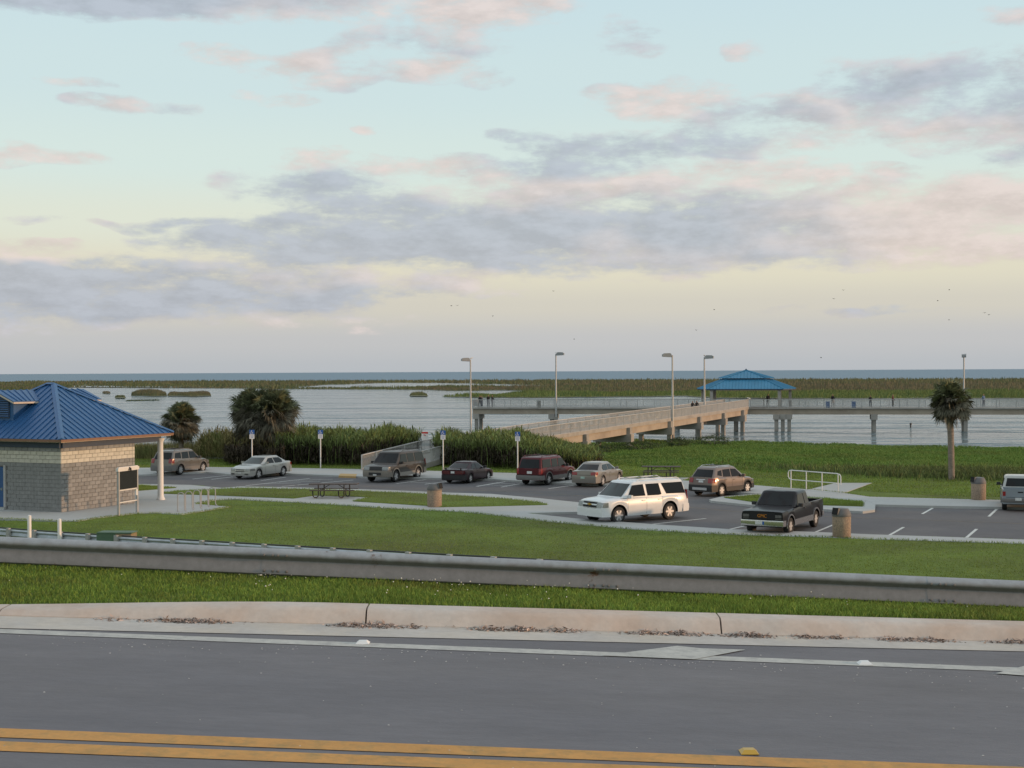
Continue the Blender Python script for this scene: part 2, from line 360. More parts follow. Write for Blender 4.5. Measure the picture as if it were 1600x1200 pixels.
class MB:
    def __init__(s): s.v = []; s.f = []
    def add(s, vs, fs):
        n = len(s.v); s.v += [tuple(p) for p in vs]; s.f += [tuple(i + n for i in q) for q in fs]; return s
    def box(s, c, d, rz=0.0, rx=0.0, ry=0.0):
        x, y, z = d[0] / 2, d[1] / 2, d[2] / 2
        q = [(-x, -y, -z), (x, -y, -z), (x, y, -z), (-x, y, -z), (-x, -y, z), (x, -y, z), (x, y, z), (-x, y, z)]
        if rz or rx or ry:
            m = Matrix.Rotation(rz, 3, 'Z') @ Matrix.Rotation(ry, 3, 'Y') @ Matrix.Rotation(rx, 3, 'X')
            q = [m @ Vector(p) for p in q]
        return s.add([(p[0] + c[0], p[1] + c[1], p[2] + c[2]) for p in q],
                     [(3, 2, 1, 0), (4, 5, 6, 7), (0, 1, 5, 4), (1, 2, 6, 5), (2, 3, 7, 6), (3, 0, 4, 7)])
    def tube(s, p0, p1, r0, r1=None, n=8, cap=True):
        r1 = r0 if r1 is None else r1
        p0 = Vector(p0); p1 = Vector(p1); d = (p1 - p0).normalized()
        a = d.orthogonal().normalized(); b = d.cross(a)
        vs = []
        for p, r in ((p0, r0), (p1, r1)):
            for i in range(n):
                t = 2 * math.pi * i / n; vs.append(p + a * (r * math.cos(t)) + b * (r * math.sin(t)))
        fs = [(i, (i + 1) % n, n + (i + 1) % n, n + i) for i in range(n)]
        if cap: fs += [tuple(range(n))[::-1], tuple(range(n, 2 * n))]
        return s.add(vs, fs)
    def path(s, pts, r, n=8, cap=True):
        pts = [Vector(p) for p in pts]; vs = []; fs = []
        a = None
        for i, p in enumerate(pts):
            d = (pts[min(i + 1, len(pts) - 1)] - pts[max(i - 1, 0)]).normalized()
            if a is None: a = d.orthogonal().normalized()
            a = (a - d * a.dot(d)).normalized(); b = d.cross(a)
            rr = r[i] if isinstance(r, (list, tuple)) else r
            for k in range(n):
                t = 2 * math.pi * k / n; vs.append(p + a * (rr * math.cos(t)) + b * (rr * math.sin(t)))
        for i in range(len(pts) - 1):
            for k in range(n):
                fs.append((i * n + k, i * n + (k + 1) % n, (i + 1) * n + (k + 1) % n, (i + 1) * n + k))
        if cap: fs += [tuple(range(n))[::-1], tuple(range((len(pts) - 1) * n, len(pts) * n))]
        return s.add(vs, fs)
    def lathe(s, prof, n=20, c=(0, 0, 0), axis='z'):
        vs = []; fs = []
        for (r, z) in prof:
            for k in range(n):
                t = 2 * math.pi * k / n; x, y = r * math.cos(t), r * math.sin(t)
                p = (x, y, z) if axis == 'z' else (x, z, y)
                vs.append((p[0] + c[0], p[1] + c[1], p[2] + c[2]))
        for i in range(len(prof) - 1):
            for k in range(n):
                q = (i * n + k, i * n + (k + 1) % n, (i + 1) * n + (k + 1) % n, (i + 1) * n + k)
                fs.append(q if axis == 'z' else q[::-1])
        a, b = tuple(range(n))[::-1], tuple(range((len(prof) - 1) * n, len(prof) * n))
        fs += [a, b] if axis == 'z' else [a[::-1], b[::-1]]
        return s.add(vs, fs)
    def prism(s, poly, z0, z1):
        """poly: (x, y) or (x, y, z) outline; z0/z1 bottom and top (added to z when given)"""
        n = len(poly)
        vs = [(p[0], p[1], z0 + (p[2] if len(p) > 2 else 0)) for p in poly] + [(p[0], p[1], z1 + (p[2] if len(p) > 2 else 0)) for p in poly]
        a = sum(poly[i][0] * poly[(i + 1) % n][1] - poly[(i + 1) % n][0] * poly[i][1] for i in range(n))
        fs = [tuple(range(n, 2 * n)), tuple(range(n))[::-1]] + [(i, (i + 1) % n, n + (i + 1) % n, n + i) for i in range(n)]
        if a < 0: fs = [q[::-1] for q in fs]
        return s.add(vs, fs)
    def extr(s, poly, d):
        """planar polygon of 3-D points pushed along the vector d"""
        n = len(poly); d = Vector(d); vs = [Vector(p) for p in poly] + [Vector(p) + d for p in poly]
        return s.add(vs, [tuple(range(n))[::-1], tuple(range(n, 2 * n))] + [(i, (i + 1) % n, n + (i + 1) % n, n + i) for i in range(n)])
    def build(s, name, mat, parent=None, smooth=0, kind=None, loc=None, fix=True):
        me = bpy.data.meshes.new(name); me.from_pydata([tuple(p) for p in s.v], [], s.f)
        if fix:
            bm = bmesh.new(); bm.from_mesh(me); bmesh.ops.recalc_face_normals(bm, faces=bm.faces); bm.to_mesh(me); bm.free()
        me.materials.append(MATS[mat])
        if smooth:
            me.shade_smooth(); me.set_sharp_from_angle(angle=R(smooth))
        o = bpy.data.objects.new(name, me); link(o, parent)
        if loc is not None: o.location = loc
        if kind: o['kind'] = kind
        return o

def fastmesh(name, verts, faces, mat, parent=None, kind=None):
    """verts (n,3) array, faces (m,k) array of equal-sided faces"""
    me = bpy.data.meshes.new(name); k = faces.shape[1]
    me.vertices.add(len(verts)); me.vertices.foreach_set('co', np.ascontiguousarray(verts, np.float32).ravel())
    me.loops.add(faces.size); me.loops.foreach_set('vertex_index', np.ascontiguousarray(faces, np.int32).ravel())
    me.polygons.add(len(faces)); me.polygons.foreach_set('loop_start', np.arange(0, faces.size, k, dtype=np.int32))
    me.update(calc_edges=True); me.materials.append(MATS[mat])
    o = bpy.data.objects.new(name, me); link(o, parent)
    if kind: o['kind'] = kind
    return o
def blades(pos, h, w, lean, two=False, az=None, droop=0.0):
    """upright blades: one triangle each, or a bent blade of three triangles"""
    n = len(pos); a = rng.uniform(0, 2 * np.pi, n) if az is None else az
    side = np.stack([np.cos(a), np.sin(a), np.zeros(n)], 1) * (w[:, None] / 2)
    b = rng.uniform(0, 2 * np.pi, n); l = lean * rng.uniform(0.2, 1, n)
    tipo = np.stack([np.cos(b) * l, np.sin(b) * l, np.zeros(n)], 1) * h[:, None]
    up = np.array([0, 0, 1.0])
    if not two:
        v = np.stack([pos - side, pos + side, pos + up * h[:, None] + tipo], 1).reshape(-1, 3)
        return v, np.arange(3 * n).reshape(-1, 3)
    mid = pos + up * (h * 0.6)[:, None] + tipo * 0.32
    tip = pos + up * (h * (1 - droop * rng.uniform(0, 1, n)))[:, None] + tipo
    v = np.stack([pos - side * .8, pos + side * .8, mid - side, mid + side, tip], 1).reshape(-1, 3)
    i = np.arange(n)[:, None] * 5
    f = np.concatenate([i + np.array([[0, 1, 3]]), i + np.array([[0, 3, 2]]), i + np.array([[2, 3, 4]])], 0)
    return v, f
def in_poly(x, y, poly):
    x = np.asarray(x, float); y = np.asarray(y, float); ins = np.zeros(x.shape, bool); n = len(poly); j = n - 1
    for i in range(n):
        xi, yi = poly[i][0], poly[i][1]; xj, yj = poly[j][0], poly[j][1]
        if yi != yj:
            ins ^= ((yi > y) != (yj > y)) & (x < (xj - xi) * (y - yi) / (yj - yi) + xi)
        j = i
    return ins
def poly_dist(x, y, poly):
    d = np.full(np.shape(x), 1e9); n = len(poly)
    for i in range(n):
        ax, ay = poly[i][0], poly[i][1]; bx, by = poly[(i + 1) % n][0], poly[(i + 1) % n][1]
        ex, ey = bx - ax, by - ay; t = np.clip(((x - ax) * ex + (y - ay) * ey) / (ex * ex + ey * ey + 1e-9), 0, 1)
        d = np.minimum(d, np.hypot(x - ax - t * ex, y - ay - t * ey))
    return d
def scatter(poly, n):
    xs = [p[0] for p in poly]; ys = [p[1] for p in poly]; X = []; Y = []
    while len(X) < n:
        x = rng.uniform(min(xs), max(xs), n * 2); y = rng.uniform(min(ys), max(ys), n * 2); k = in_poly(x, y, poly)
        X += list(x[k]); Y += list(y[k])
    return np.array(X[:n]), np.array(Y[:n])
def smooth01(t):
    t = np.clip(t, 0, 1); return t * t * (3 - 2 * t)
def px(pts, z): return [P(x, y, z) for x, y in pts]

# ------------------------------------------------------------------ terrain
GRADE = -0.043
def zr(X): return 4.6 + GRADE * np.clip(X, -45, 45)           # the road runs downhill to the right
def kb(X): return 13.62 + 0.067 * np.clip(X, -14, 14)           # foot of the road kerb
def kh(X): return 0.03 + 0.12 * smooth01((np.asarray(X, float) + 6.0) / 4.2)
def gut(X): return 13.07 + 0.08 * np.clip(X, -14, 14)
WATER = -1.1
LOT = [P(x, y, 0.0) for x, y in [(60, 737), (200, 736), (330, 733), (450, 736), (571, 739.5), (667, 741), (806, 745), (976, 751),
      (1080, 756), (1175, 764), (1289, 771), (1360, 781), (1480, 785), (1640, 789.5), (1750, 793),
      (1750, 852), (1640, 847), (1480, 842), (1360, 838.5), (1273, 835), (1140, 830.5), (1019, 823), (900, 814), (830, 805),
      (925, 794), (837, 780.5), (767, 774.5), (687, 770.8), (545, 765.3), (440, 762.5), (375, 761), (347, 763.5), (298, 759), (200, 757.5), (60, 757)]]
def yback(X): return np.interp(X, [-60, -16, 15.4, 24, 60], [112, 104, 87, 79, 68])
def yshore(X): return np.interp(X, [-150, -30, -12, 0, 15, 28, 40, 55, 100], [126, 128, 138, 150, 166, 160, 151, 144, 130])
RAIL2 = [(-34, 72.5), (-21.5, 63.6), (-15.9, 59.6), (-9.5, 54.3), (-3.0, 49.0), (3.0, 44.5)]
def gz(X, Y):
    X = np.asarray(X, float); Y = np.asarray(Y, float)
    z = np.zeros(np.broadcast(X, Y).shape); X, Y = np.broadcast_arrays(X, Y)
    zroad = zr(X)
    top = kb(X) + 0.33
    front = np.where(Y < 5, zroad + 0.08 + np.clip((5 - Y) * 0.155, 0, 2.0), zroad - 0.06)
    verge = zroad + kh(X) - 0.02 - (kh(X) - 0.02) * smooth01((Y - top) / (16.3 - top))
    slope_t = np.clip((Y - 17.2) / (46 - 17.2), 0, 1)
    down = zroad * (1 - slope_t) + 0.10 * slope_t - 0.02 * (1 - slope_t)
    z = np.where(Y < top, front, np.where(Y < 17.2, verge, down))
    # the service road behind the bank lies a little lower
    r2y = np.interp(X, [p[0] for p in RAIL2], [p[1] for p in RAIL2])
    dip = np.exp(-((Y - (r2y - 2.2)) / 2.6) ** 2) * 0.95 * np.clip((6 - X) / 9, 0, 1) * (X > -60)
    z = z - np.where(Y > 36, dip, 0)
    d = poly_dist(X, Y, LOT); ins = in_poly(X, Y, LOT)
    sd = np.where(ins, d, -d)
    z = np.where(Y > 40, z - 0.15 * smooth01(sd / 0.5 + 0.5), z)
    yb = yback(X) + 7; ys = yshore(X)
    t = (Y - yb) / np.maximum(ys - yb, 1)
    z = np.where(Y > yb, 0.10 - 1.2 * smooth01(t) - np.clip(Y - ys, 0, 40) * 0.06, z)
    return z
def axis(*segs):
    out = []
    for a, b, s in segs: out += list(np.arange(a, b, s))
    return np.array(out)
gx = axis((-3000, -400, 650), (-400, -60, 20), (-60, -9, 1.0), (-9, 9, 0.5), (9, 60, 1.0), (60, 400, 20), (400, 3001, 650))
gy = axis((-600, -40, 80), (-40, 4, 4), (4, 13, 1.5), (13, 18, 0.25), (18, 45, 1.5), (45, 112, 0.8), (112, 240, 3), (240, 500, 60))
GX, GY = np.meshgrid(gx, gy); GZ = gz(GX, GY)
nx, ny = len(gx), len(gy)
ii = (np.arange(ny - 1)[:, None] * nx + np.arange(nx - 1)[None, :]).ravel()
ground = fastmesh('ground', np.stack([GX.ravel(), GY.ravel(), GZ.ravel()], 1), np.stack([ii, ii + 1, ii + nx + 1, ii + nx], 1), 'grass_ground', kind='structure')
ground.data.shade_smooth()
# lake bed and water reach the horizon
fastmesh('lake_bed', np.array([(-90000, 400, -3.5), (90000, 400, -3.5), (90000, 120000, -3.5), (-90000, 120000, -3.5)], float), np.array([[0, 1, 2, 3]]), 'marsh_mud', kind='structure')
fastmesh('open_lake', np.array([(-90000, 1150, WATER), (90000, 1150, WATER), (90000, 120000, WATER), (-90000, 120000, WATER)], float), np.array([[0, 1, 2, 3]]), 'open_lake', kind='structure')
fastmesh('lake_water', np.array([(-90000, 105, WATER), (90000, 105, WATER), (90000, 1150, WATER), (-90000, 1150, WATER)], float), np.array([[0, 1, 2, 3]]), 'lake_water', kind='structure')

# ------------------------------------------------------------------ road
def strip(name, ya, yb, x0, x1, step, lift, mat, parent=None, thick=0.0, zf=None):
    xs = np.arange(x0, x1 + 1e-6, step); m = MB()
    for x in xs:
        a = ya(x) if callable(ya) else ya; b = yb(x) if callable(yb) else yb
        zz = float((zf or zr)(x)) + lift
        m.v += [(x, a, zz), (x, b, zz)]
    for i in range(len(xs) - 1): m.f.append((2 * i, 2 * i + 2, 2 * i + 3, 2 * i + 1))
    return m.build(name, mat, parent, kind='structure' if parent is None else None)
strip('road', 5.2, lambda x: float(gut(x)) + 0.05, -90, 90, 1.0, 0.0, 'asphalt_road')
strip('gutter', lambda x: float(gut(x)), lambda x: float(kb(x)) + 0.03, -40, 40, 0.5, 0.006, 'concrete_gutter')
mk = tag(bpy.data.objects.new('road_marking', None), kind='structure'); link(mk)
strip('edge_line', 12.48, 12.67, -40, 40, 1.0, 0.005, 'paint_road_white', mk)
strip('centre_line', 9.10, 9.32, -40, 40, 1.0, 0.005, 'paint_yellow', mk)
strip('centre_line', 8.79, 9.01, -40, 40, 1.0, 0.005, 'paint_yellow', mk)
def PR(x, y, lift=0.0):
    d = ray(x, y); t = -(HC - 4.6 - lift) / (d.z - GRADE * d.x); return CAM + d * t
for poly in ([(940, 1024), (1058, 1009), (1098, 1013), (1165, 1015), (1085, 1030)], [(1555, 1052), (1602, 1040), (1700, 1045), (1640, 1058)]):
    m = MB(); m.add([PR(x, y, 0.009) for x, y in poly], [tuple(range(len(poly)))]); m.build('chevron_mark', 'paint_road_white', mk)
# kerb in cast lengths with open joints
kerb = tag(bpy.data.objects.new('road_kerb', None), kind='structure'); link(kerb)
xj = -1.42
joints = [xj + 3.46 * k for k in range(-9, 10)]
for k in range(len(joints) - 1):
    m = MB(); xs = np.linspace(joints[k] + 0.008, joints[k + 1] - 0.008, 9); ring = 8
    for x in xs:
        h = float(kh(x)); y0 = float(kb(x)); z0 = float(zr(x))
        for dy, dz in ((0.0, -0.1), (0.0, 0.012), (0.03, h * 0.35), (0.07, h * 0.78), (0.115, h * 0.97), (0.16, h), (0.36, h + 0.004), (0.36, -0.1)):
            m.v.append((x, y0 + dy, z0 + dz))
    for i in range(len(xs) - 1):
        for j in range(ring): m.f.append((i * ring + j, (i + 1) * ring + j, (i + 1) * ring + (j + 1) % ring, i * ring + (j + 1) % ring))
    m.f += [tuple(range(ring)), tuple(range((len(xs) - 1) * ring, len(xs) * ring))]
    m.build('kerb_stone', 'concrete_kerb', kerb, smooth=35)
# swept leaf litter and grit in the gutter
V, Fc = [], []
for cx, n, sx in ((270, 380, .22), (310, 90, .12), (150, 50, .08), (545, 260, .10), (590, 260, .13), (645, 50, .05), (765, 200, .10), (815, 260, .12), (875, 150, .12), (1010, 180, .12), (1060, 240, .14),
                  (1160, 300, .14), (1250, 130, .10), (1290, 60, .08), (1375, 200, .12), (1425, 240, .14), (1545, 170, .13), (700, 20, .5), (1250, 30, 1.2)):
    p = PR(cx, 985); X0 = p.x
    x = X0 + rng.normal(0, sx, n); y = kb(x) - 0.07 + rng.normal(0, 0.04, n) ; y = np.minimum(y, kb(x) + 0.0)
    hgt = 0.035 * np.exp(-((x - X0) / (sx * 1.2)) ** 2) * np.clip(1 - (kb(x) - y) / 0.15, 0, 1)
    pos = np.stack([x, y, zr(x) + 0.008 + hgt * rng.uniform(0, 1, n)], 1)
    s = rng.uniform(0.012, 0.04, n)[:, None]
    a = rng.normal(0, 1, (n, 3)); a[:, 2] *= 0.35; a /= np.linalg.norm(a, axis=1)[:, None]; b = rng.normal(0, 1, (n, 3)); b[:, 2] *= 0.5; b /= np.linalg.norm(b, axis=1)[:, None]
    V.append(np.stack([pos - a * s, pos + b * s * .6, pos + a * s], 1).reshape(-1, 3))
V = np.concatenate(V)
tag(fastmesh('leaf_litter', V, np.arange(len(V)).reshape(-1, 3), 'debris', kind='stuff'), 'brown leaf litter swept against the foot of the road kerb', 'litter')
# broken shell and grit on the tarmac
n = 700; x = rng.uniform(-9, 9, n); y = np.where(rng.uniform(0, 1, n) < .6, 12.4 - np.abs(rng.normal(0, .22, n)), rng.uniform(8.2, 13, n))
s = rng.uniform(0.0015, 0.0075, n); pos = np.stack([x, y, zr(x) + 0.004], 1); V = []
for k in range(4):
    t = k * np.pi / 2 + rng.uniform(-.4, .4, n); V.append(pos + np.stack([np.cos(t) * s * 1.5, np.sin(t) * s, np.zeros(n)], 1))
V.append(pos + np.array([0, 0, 1]) * (s * .8)[:, None])
V = np.stack(V, 1).reshape(-1, 3); i = np.arange(n)[:, None] * 5
tag(fastmesh('road_grit', V, np.concatenate([i + np.array([[k, (k + 1) % 4, 4]]) for k in range(4)]), 'pebble', kind='stuff'), 'pale grit and broken shell scattered over the tarmac', 'grit')
# raised pavement markers
for (x, y, mt, lb) in ((567, 1006, 'sign_white', 'white raised road stud beside a kerb joint'), (1351, 1038, 'sign_white', 'white raised road stud with scraped top on the edge line'), (1170, 1177, 'gold', 'amber raised road stud by the double yellow line')):
    p = PR(x, y); m = MB(); m.prism([(-.06, -.06), (.06, -.06), (.06, .06), (-.06, .06)], 0, 0.004)
    m.add([(-.058, -.058, .004), (.058, -.058, .004), (.058, .058, .004), (-.058, .058, .004), (-.035, -.03, .026), (.035, -.03, .026), (.035, .03, .026), (-.035, .03, .026)],
          [(0, 1, 5, 4), (1, 2, 6, 5), (2, 3, 7, 6), (3, 0, 4, 7), (4, 5, 6, 7)])
    o = m.build('road_stud', mt, loc=(p.x, p.y, p.z + 0.005)); tag(o, lb, 'road stud', 'road studs')

# ------------------------------------------------------------------ guard rails
WB = [(0.020, 0.0), (0.060, 0.010), (0.074, 0.026), (0.072, 0.048), (0.046, 0.105), (0.016, 0.160), (0.010, 0.176), (0.018, 0.190),
      (0.052, 0.214), (0.066, 0.230), (0.068, 0.248), (0.060, 0.268), (0.034, 0.296), (0.010, 0.309), (0.0, 0.312)]
def wbeam(name, p0, p1, side, mat, parent):
    """W section from p0 to p1 (bottom edge), its waves pushed along the unit vector side"""
    m = MB(); n = 7; k = len(WB)
    for i in range(n):
        t = i / (n - 1); p = Vector(p0).lerp(Vector(p1), t)
        for (o, z) in WB: m.v.append(p + Vector(side) * o + Vector((0, 0, z)))
        for (o, z) in WB[::-1]: m.v.append(p + Vector(side) * (o - 0.004) + Vector((0, 0, z)))
    kk = 2 * k
    for i in range(n - 1):
        for j in range(kk): m.f.append((i * kk + j, (i + 1) * kk + j, (i + 1) * kk + (j + 1) % kk, i * kk + (j + 1) % kk))
    return m.build(name, mat, parent, smooth=40)
def rail_mat():
    """old galvanised steel, road film on the lower wave"""
    m = pm('rail_steel', (0.33, 0.355, 0.38), 0.72, metal=0.1, var=0.08, scale=1.5)
    t = m.node_tree; b = t.nodes['Principled BSDF']; L = t.links.new
    src = b.inputs['Base Color'].links[0].from_socket
    tcn = t.nodes.new('ShaderNodeTexCoord'); sp = t.nodes.new('ShaderNodeSeparateXYZ'); L(tcn.outputs['Object'], sp.inputs[0])
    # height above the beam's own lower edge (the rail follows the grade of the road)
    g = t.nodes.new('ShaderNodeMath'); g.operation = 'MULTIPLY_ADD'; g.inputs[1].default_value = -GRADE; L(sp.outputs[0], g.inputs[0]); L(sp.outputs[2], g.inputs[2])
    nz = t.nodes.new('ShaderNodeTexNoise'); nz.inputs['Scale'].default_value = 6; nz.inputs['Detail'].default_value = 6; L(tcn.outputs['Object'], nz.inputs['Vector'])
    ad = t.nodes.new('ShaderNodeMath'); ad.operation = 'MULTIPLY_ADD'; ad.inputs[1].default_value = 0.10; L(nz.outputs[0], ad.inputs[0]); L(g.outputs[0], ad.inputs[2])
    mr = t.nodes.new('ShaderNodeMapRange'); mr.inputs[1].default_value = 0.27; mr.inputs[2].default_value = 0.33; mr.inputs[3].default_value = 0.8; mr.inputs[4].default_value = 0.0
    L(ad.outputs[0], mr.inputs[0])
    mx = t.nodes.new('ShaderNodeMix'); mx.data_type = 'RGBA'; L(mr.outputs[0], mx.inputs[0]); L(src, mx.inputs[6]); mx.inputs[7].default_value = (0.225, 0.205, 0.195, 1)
    # rust bleeding where the zinc has gone
    n2 = t.nodes.new('ShaderNodeTexNoise'); n2.inputs['Scale'].default_value = 1.7; n2.inputs['Detail'].default_value = 8; n2.inputs['Roughness'].default_value = 0.72; L(tcn.outputs['Object'], n2.inputs['Vector'])
    r2 = t.nodes.new('ShaderNodeMapRange'); r2.inputs[1].default_value = 0.645; r2.inputs[2].default_value = 0.70; L(n2.outputs[0], r2.inputs[0])
    m2 = t.nodes.new('ShaderNodeMix'); m2.data_type = 'RGBA'; L(r2.outputs[0], m2.inputs[0]); L(mx.outputs[2], m2.inputs[6]); m2.inputs[7].default_value = (0.13, 0.065, 0.035, 1)
    # scuffs and chalky wash marks
    n3 = t.nodes.new('ShaderNodeTexNoise'); n3.inputs['Scale'].default_value = 9; n3.inputs['Detail'].default_value = 9; n3.inputs['Roughness'].default_value = 0.75; L(tcn.outputs['Object'], n3.inputs['Vector'])
    r3 = t.nodes.new('ShaderNodeMapRange'); r3.inputs[1].default_value = 0.35; r3.inputs[2].default_value = 0.68; r3.inputs[3].default_value = 0.86; r3.inputs[4].default_value = 1.12; L(n3.outputs[0], r3.inputs[0])
    c3 = t.nodes.new('ShaderNodeCombineXYZ')
    for q in range(3): L(r3.outputs[0], c3.inputs[q])
    m3 = t.nodes.new('ShaderNodeMix'); m3.data_type = 'RGBA'; m3.blend_type = 'MULTIPLY'; m3.inputs[0].default_value = 1.0; L(m2.outputs[2], m3.inputs[6]); L(c3.outputs[0], m3.inputs[7])
    L(m3.outputs[2], b.inputs['Base Color'])
rail_mat()
def rail_y(X): return 16.22 - 0.04 * X * 1.0 + 0.0
RZ = 4.630                        # lower edge of the beam at X = 0
g1 = thing('guard_rail', 'long weathered steel guard rail between the road verge and the lawn', 'guard rail', (0, 16.2, RZ))
seg = 3.81
for k in range(-7, 7):
    xa, xb = 0.9 + seg * k, 0.9 + seg * (k + 1) + 0.16
    off = 0.004 * (k % 2)
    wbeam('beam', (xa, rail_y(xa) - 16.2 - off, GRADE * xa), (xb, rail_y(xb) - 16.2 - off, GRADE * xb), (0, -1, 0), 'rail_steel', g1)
    for bx_ in (-.05, .05, .11, .21):
        for bz_ in (.060, .240):
            q_ = xa + bx_ + .08; m = MB(); m.lathe([(.016, 0), (.016, .010), (.009, .016)], 8, (0, 0, 0), 'y'); m.v = [(x + q_, -y + rail_y(q_) - 16.2 - .072, z + GRADE * q_ + bz_) for x, y, z in m.v]; m.build('bolt', 'trim_grey', g1, smooth=40)
    for q in (0, 1):
        xp = xa + 0.08 + q * seg / 2
        m = MB(); m.box((xp, rail_y(xp) - 16.2 + 0.09, GRADE * xp + 0.10), (0.15, 0.16, 0.30)); m.build('block_out', 'galvanised_old', g1)
        m = MB(); zc = GRADE * xp
        for (dx, dy, sx, sy) in ((0, .235, .10, .008), (0, .325, .10, .008), (0, .28, .006, .082)): m.box((xp + dx, rail_y(xp) - 16.2 + dy, zc - 0.40), (sx, sy, 1.2))
        m.build('post', 'galvanised_old', g1)
# the second rail, along the service road below
g2 = thing('guard_rail', 'far low guard rail along the service road below the bank, posts facing the road', 'guard rail', (0, 0, 0))
r2z = lambda x: float(np.interp(x, [-34, -21.5, -15.9, -3, 3], [-.23, -.02, 0.13, 0.74, 0.98]))
pts = [Vector((x, y, 0)) for x, y in RAIL2]
tot = [0]
for a, b in zip(pts, pts[1:]): tot.append(tot[-1] + (b - a).length)
def r2p(s):
    return Vector((float(np.interp(s, tot, [p.x for p in pts])), float(np.interp(s, tot, [p.y for p in pts])), 0))
s = 0.0
while s + 1.9 < tot[-1]:
    a, b = r2p(s), r2p(min(s + 3.83, tot[-1])); dv = (b - a).normalized(); nv = Vector((dv.y, -dv.x, 0))
    if nv.y > 0: nv = -nv
    za, zb = r2z(a.x), r2z(b.x)
    wbeam('beam', (a.x, a.y, za - .312), (b.x, b.y, zb - .312), nv, 'galvanised', g2)
    m = MB(); m.tube((a.x - nv.x * .05, a.y - nv.y * .05, za + .03), (b.x - nv.x * .05, b.y - nv.y * .05, zb + .03), 0.03, n=6); m.build('dark_top_line', 'dark_metal', g2)  # thin dark tube added to draw the dark line above the beam
    for q in (0.05, 1.955):
        c = r2p(s + q); zc = r2z(c.x); an = math.atan2(dv.y, dv.x)
        m = MB(); m.box((c.x + nv.x * .13, c.y + nv.y * .13, zc - .42), (.20, .12, .98), rz=an); m.build('post', 'board_frame', g2)
    s += 3.81

# ------------------------------------------------------------------ car park
lot = MB(); lot.add([(p.x, p.y, 0.0) for p in LOT], [tuple(range(len(LOT)))])
lot.build('parking_lot', 'asphalt_lot', kind='structure')
def slab(name, pts, ztop, mat, depth=0.22, parent=None, cut=0.0):
    q = px(pts, ztop); m = MB(); m.prism([(p.x, p.y) for p in q], ztop - depth, ztop)
    o = m.build(name, mat, parent, kind='structure' if parent is None else None)
    bm = bmesh.new(); bm.from_mesh(o.data); bmesh.ops.triangulate(bm, faces=[f for f in bm.faces if len(f.verts) > 4]); bm.to_mesh(o.data); bm.free()
    return o
BACK_UP = [(40, 733), (200, 731), (326, 729.6), (450, 731), (571, 733), (667.5, 735.4), (806, 739), (930, 743.5), (1060, 750), (1175, 757.6), (1262, 764.5), (1318, 770), (1360, 776), (1480, 779), (1565, 781), (1760, 785.5)]
BACK_LO = [(1760, 797), (1565, 792), (1480, 790.5), (1420, 789.5), (1368, 788), (1355, 782), (1289, 777), (1175, 770.5), (1080, 764), (976, 758), (895, 755), (809, 751), (771, 748.5), (660, 746.5), (569, 744.5), (527, 742.7), (450, 740), (363, 741), (322, 737.2), (217, 741.5), (40, 744)]
slab('back_pavement', BACK_UP + BACK_LO, 0.125, 'concrete_walk')
FRONT = [(40, 756), (217, 756), (298, 757.6), (347, 762.2), (375, 760), (480, 761.8), (545, 763.6), (615, 766), (687, 769.2), (767.5, 771.6), (837.5, 777.8), (906, 785), (945, 789), (950, 799), (904, 799.6), (822, 801.4),
         (900, 810), (1019, 818.8), (1141, 826.8), (1273, 831), (1360, 834.8), (1480, 838.8), (1600, 843), (1760, 849),
         (1760, 855.5), (1600, 849.5), (1480, 845.5), (1360, 842), (1297, 839.5), (1180, 836), (1092, 832.6), (987, 826.6), (900, 818.8), (855, 814.5), (785, 806), (720, 799.4), (597, 793.5), (527, 788.5), (440, 784), (361, 780), (336.5, 781), (305, 787), (361, 791.4),
         (284, 804), (240, 801.5), (210, 802.5), (149, 809.5), (122, 814), (87.5, 814), (0, 810), (-120, 806)]
slab('front_pavement', FRONT, 0.121, 'concrete_walk')
ISL = [(249, 770.8), (278.7, 766.4), (343.5, 764), (375, 762.2), (480, 764), (562, 767), (690, 772.5), (785, 778.6), (837.5, 784), (855, 788.5), (750, 791), (687, 792), (667, 790), (552, 783), (580, 776.4), (492, 774), (459, 778.6), (343.5, 774)]
slab('lawn_island', ISL, 0.140, 'grass_ground', 0.1)
WEDGE = [(120, 757.5), (217.5, 757.5), (275, 762), (249, 764), (217, 766.4), (120, 769)]
slab('lawn_island', WEDGE, 0.140, 'grass_ground', 0.1)
slab('kerbed_island', [(1108, 780.5), (1126, 776), (1180, 771.5), (1289, 777.2), (1355, 782.2), (1368, 787.5), (1367, 796.5), (1348, 799), (1176, 789), (1112, 782.5)], 0.118, 'concrete_walk')
ISL2 = [(1132, 777.4), (1180, 773.2), (1286, 778.2), (1346, 783), (1348, 791), (1250, 788), (1176, 784)]
slab('lawn_island', ISL2, 0.136, 'grass_ground', 0.1)
slab('access_path', [(1258, 766), (1306, 754.5), (1362, 754.5), (1316, 771)], 0.133, 'concrete_walk')
slab('table_pad', [(1002, 745.5), (1076, 746.3), (1066, 750), (1000, 749.2)], 0.130, 'concrete_walk')
slab('tactile_paving', [(532, 739.8), (558, 740.5), (556, 744.2), (529, 743.2)], 0.131, 'tactile_tan')
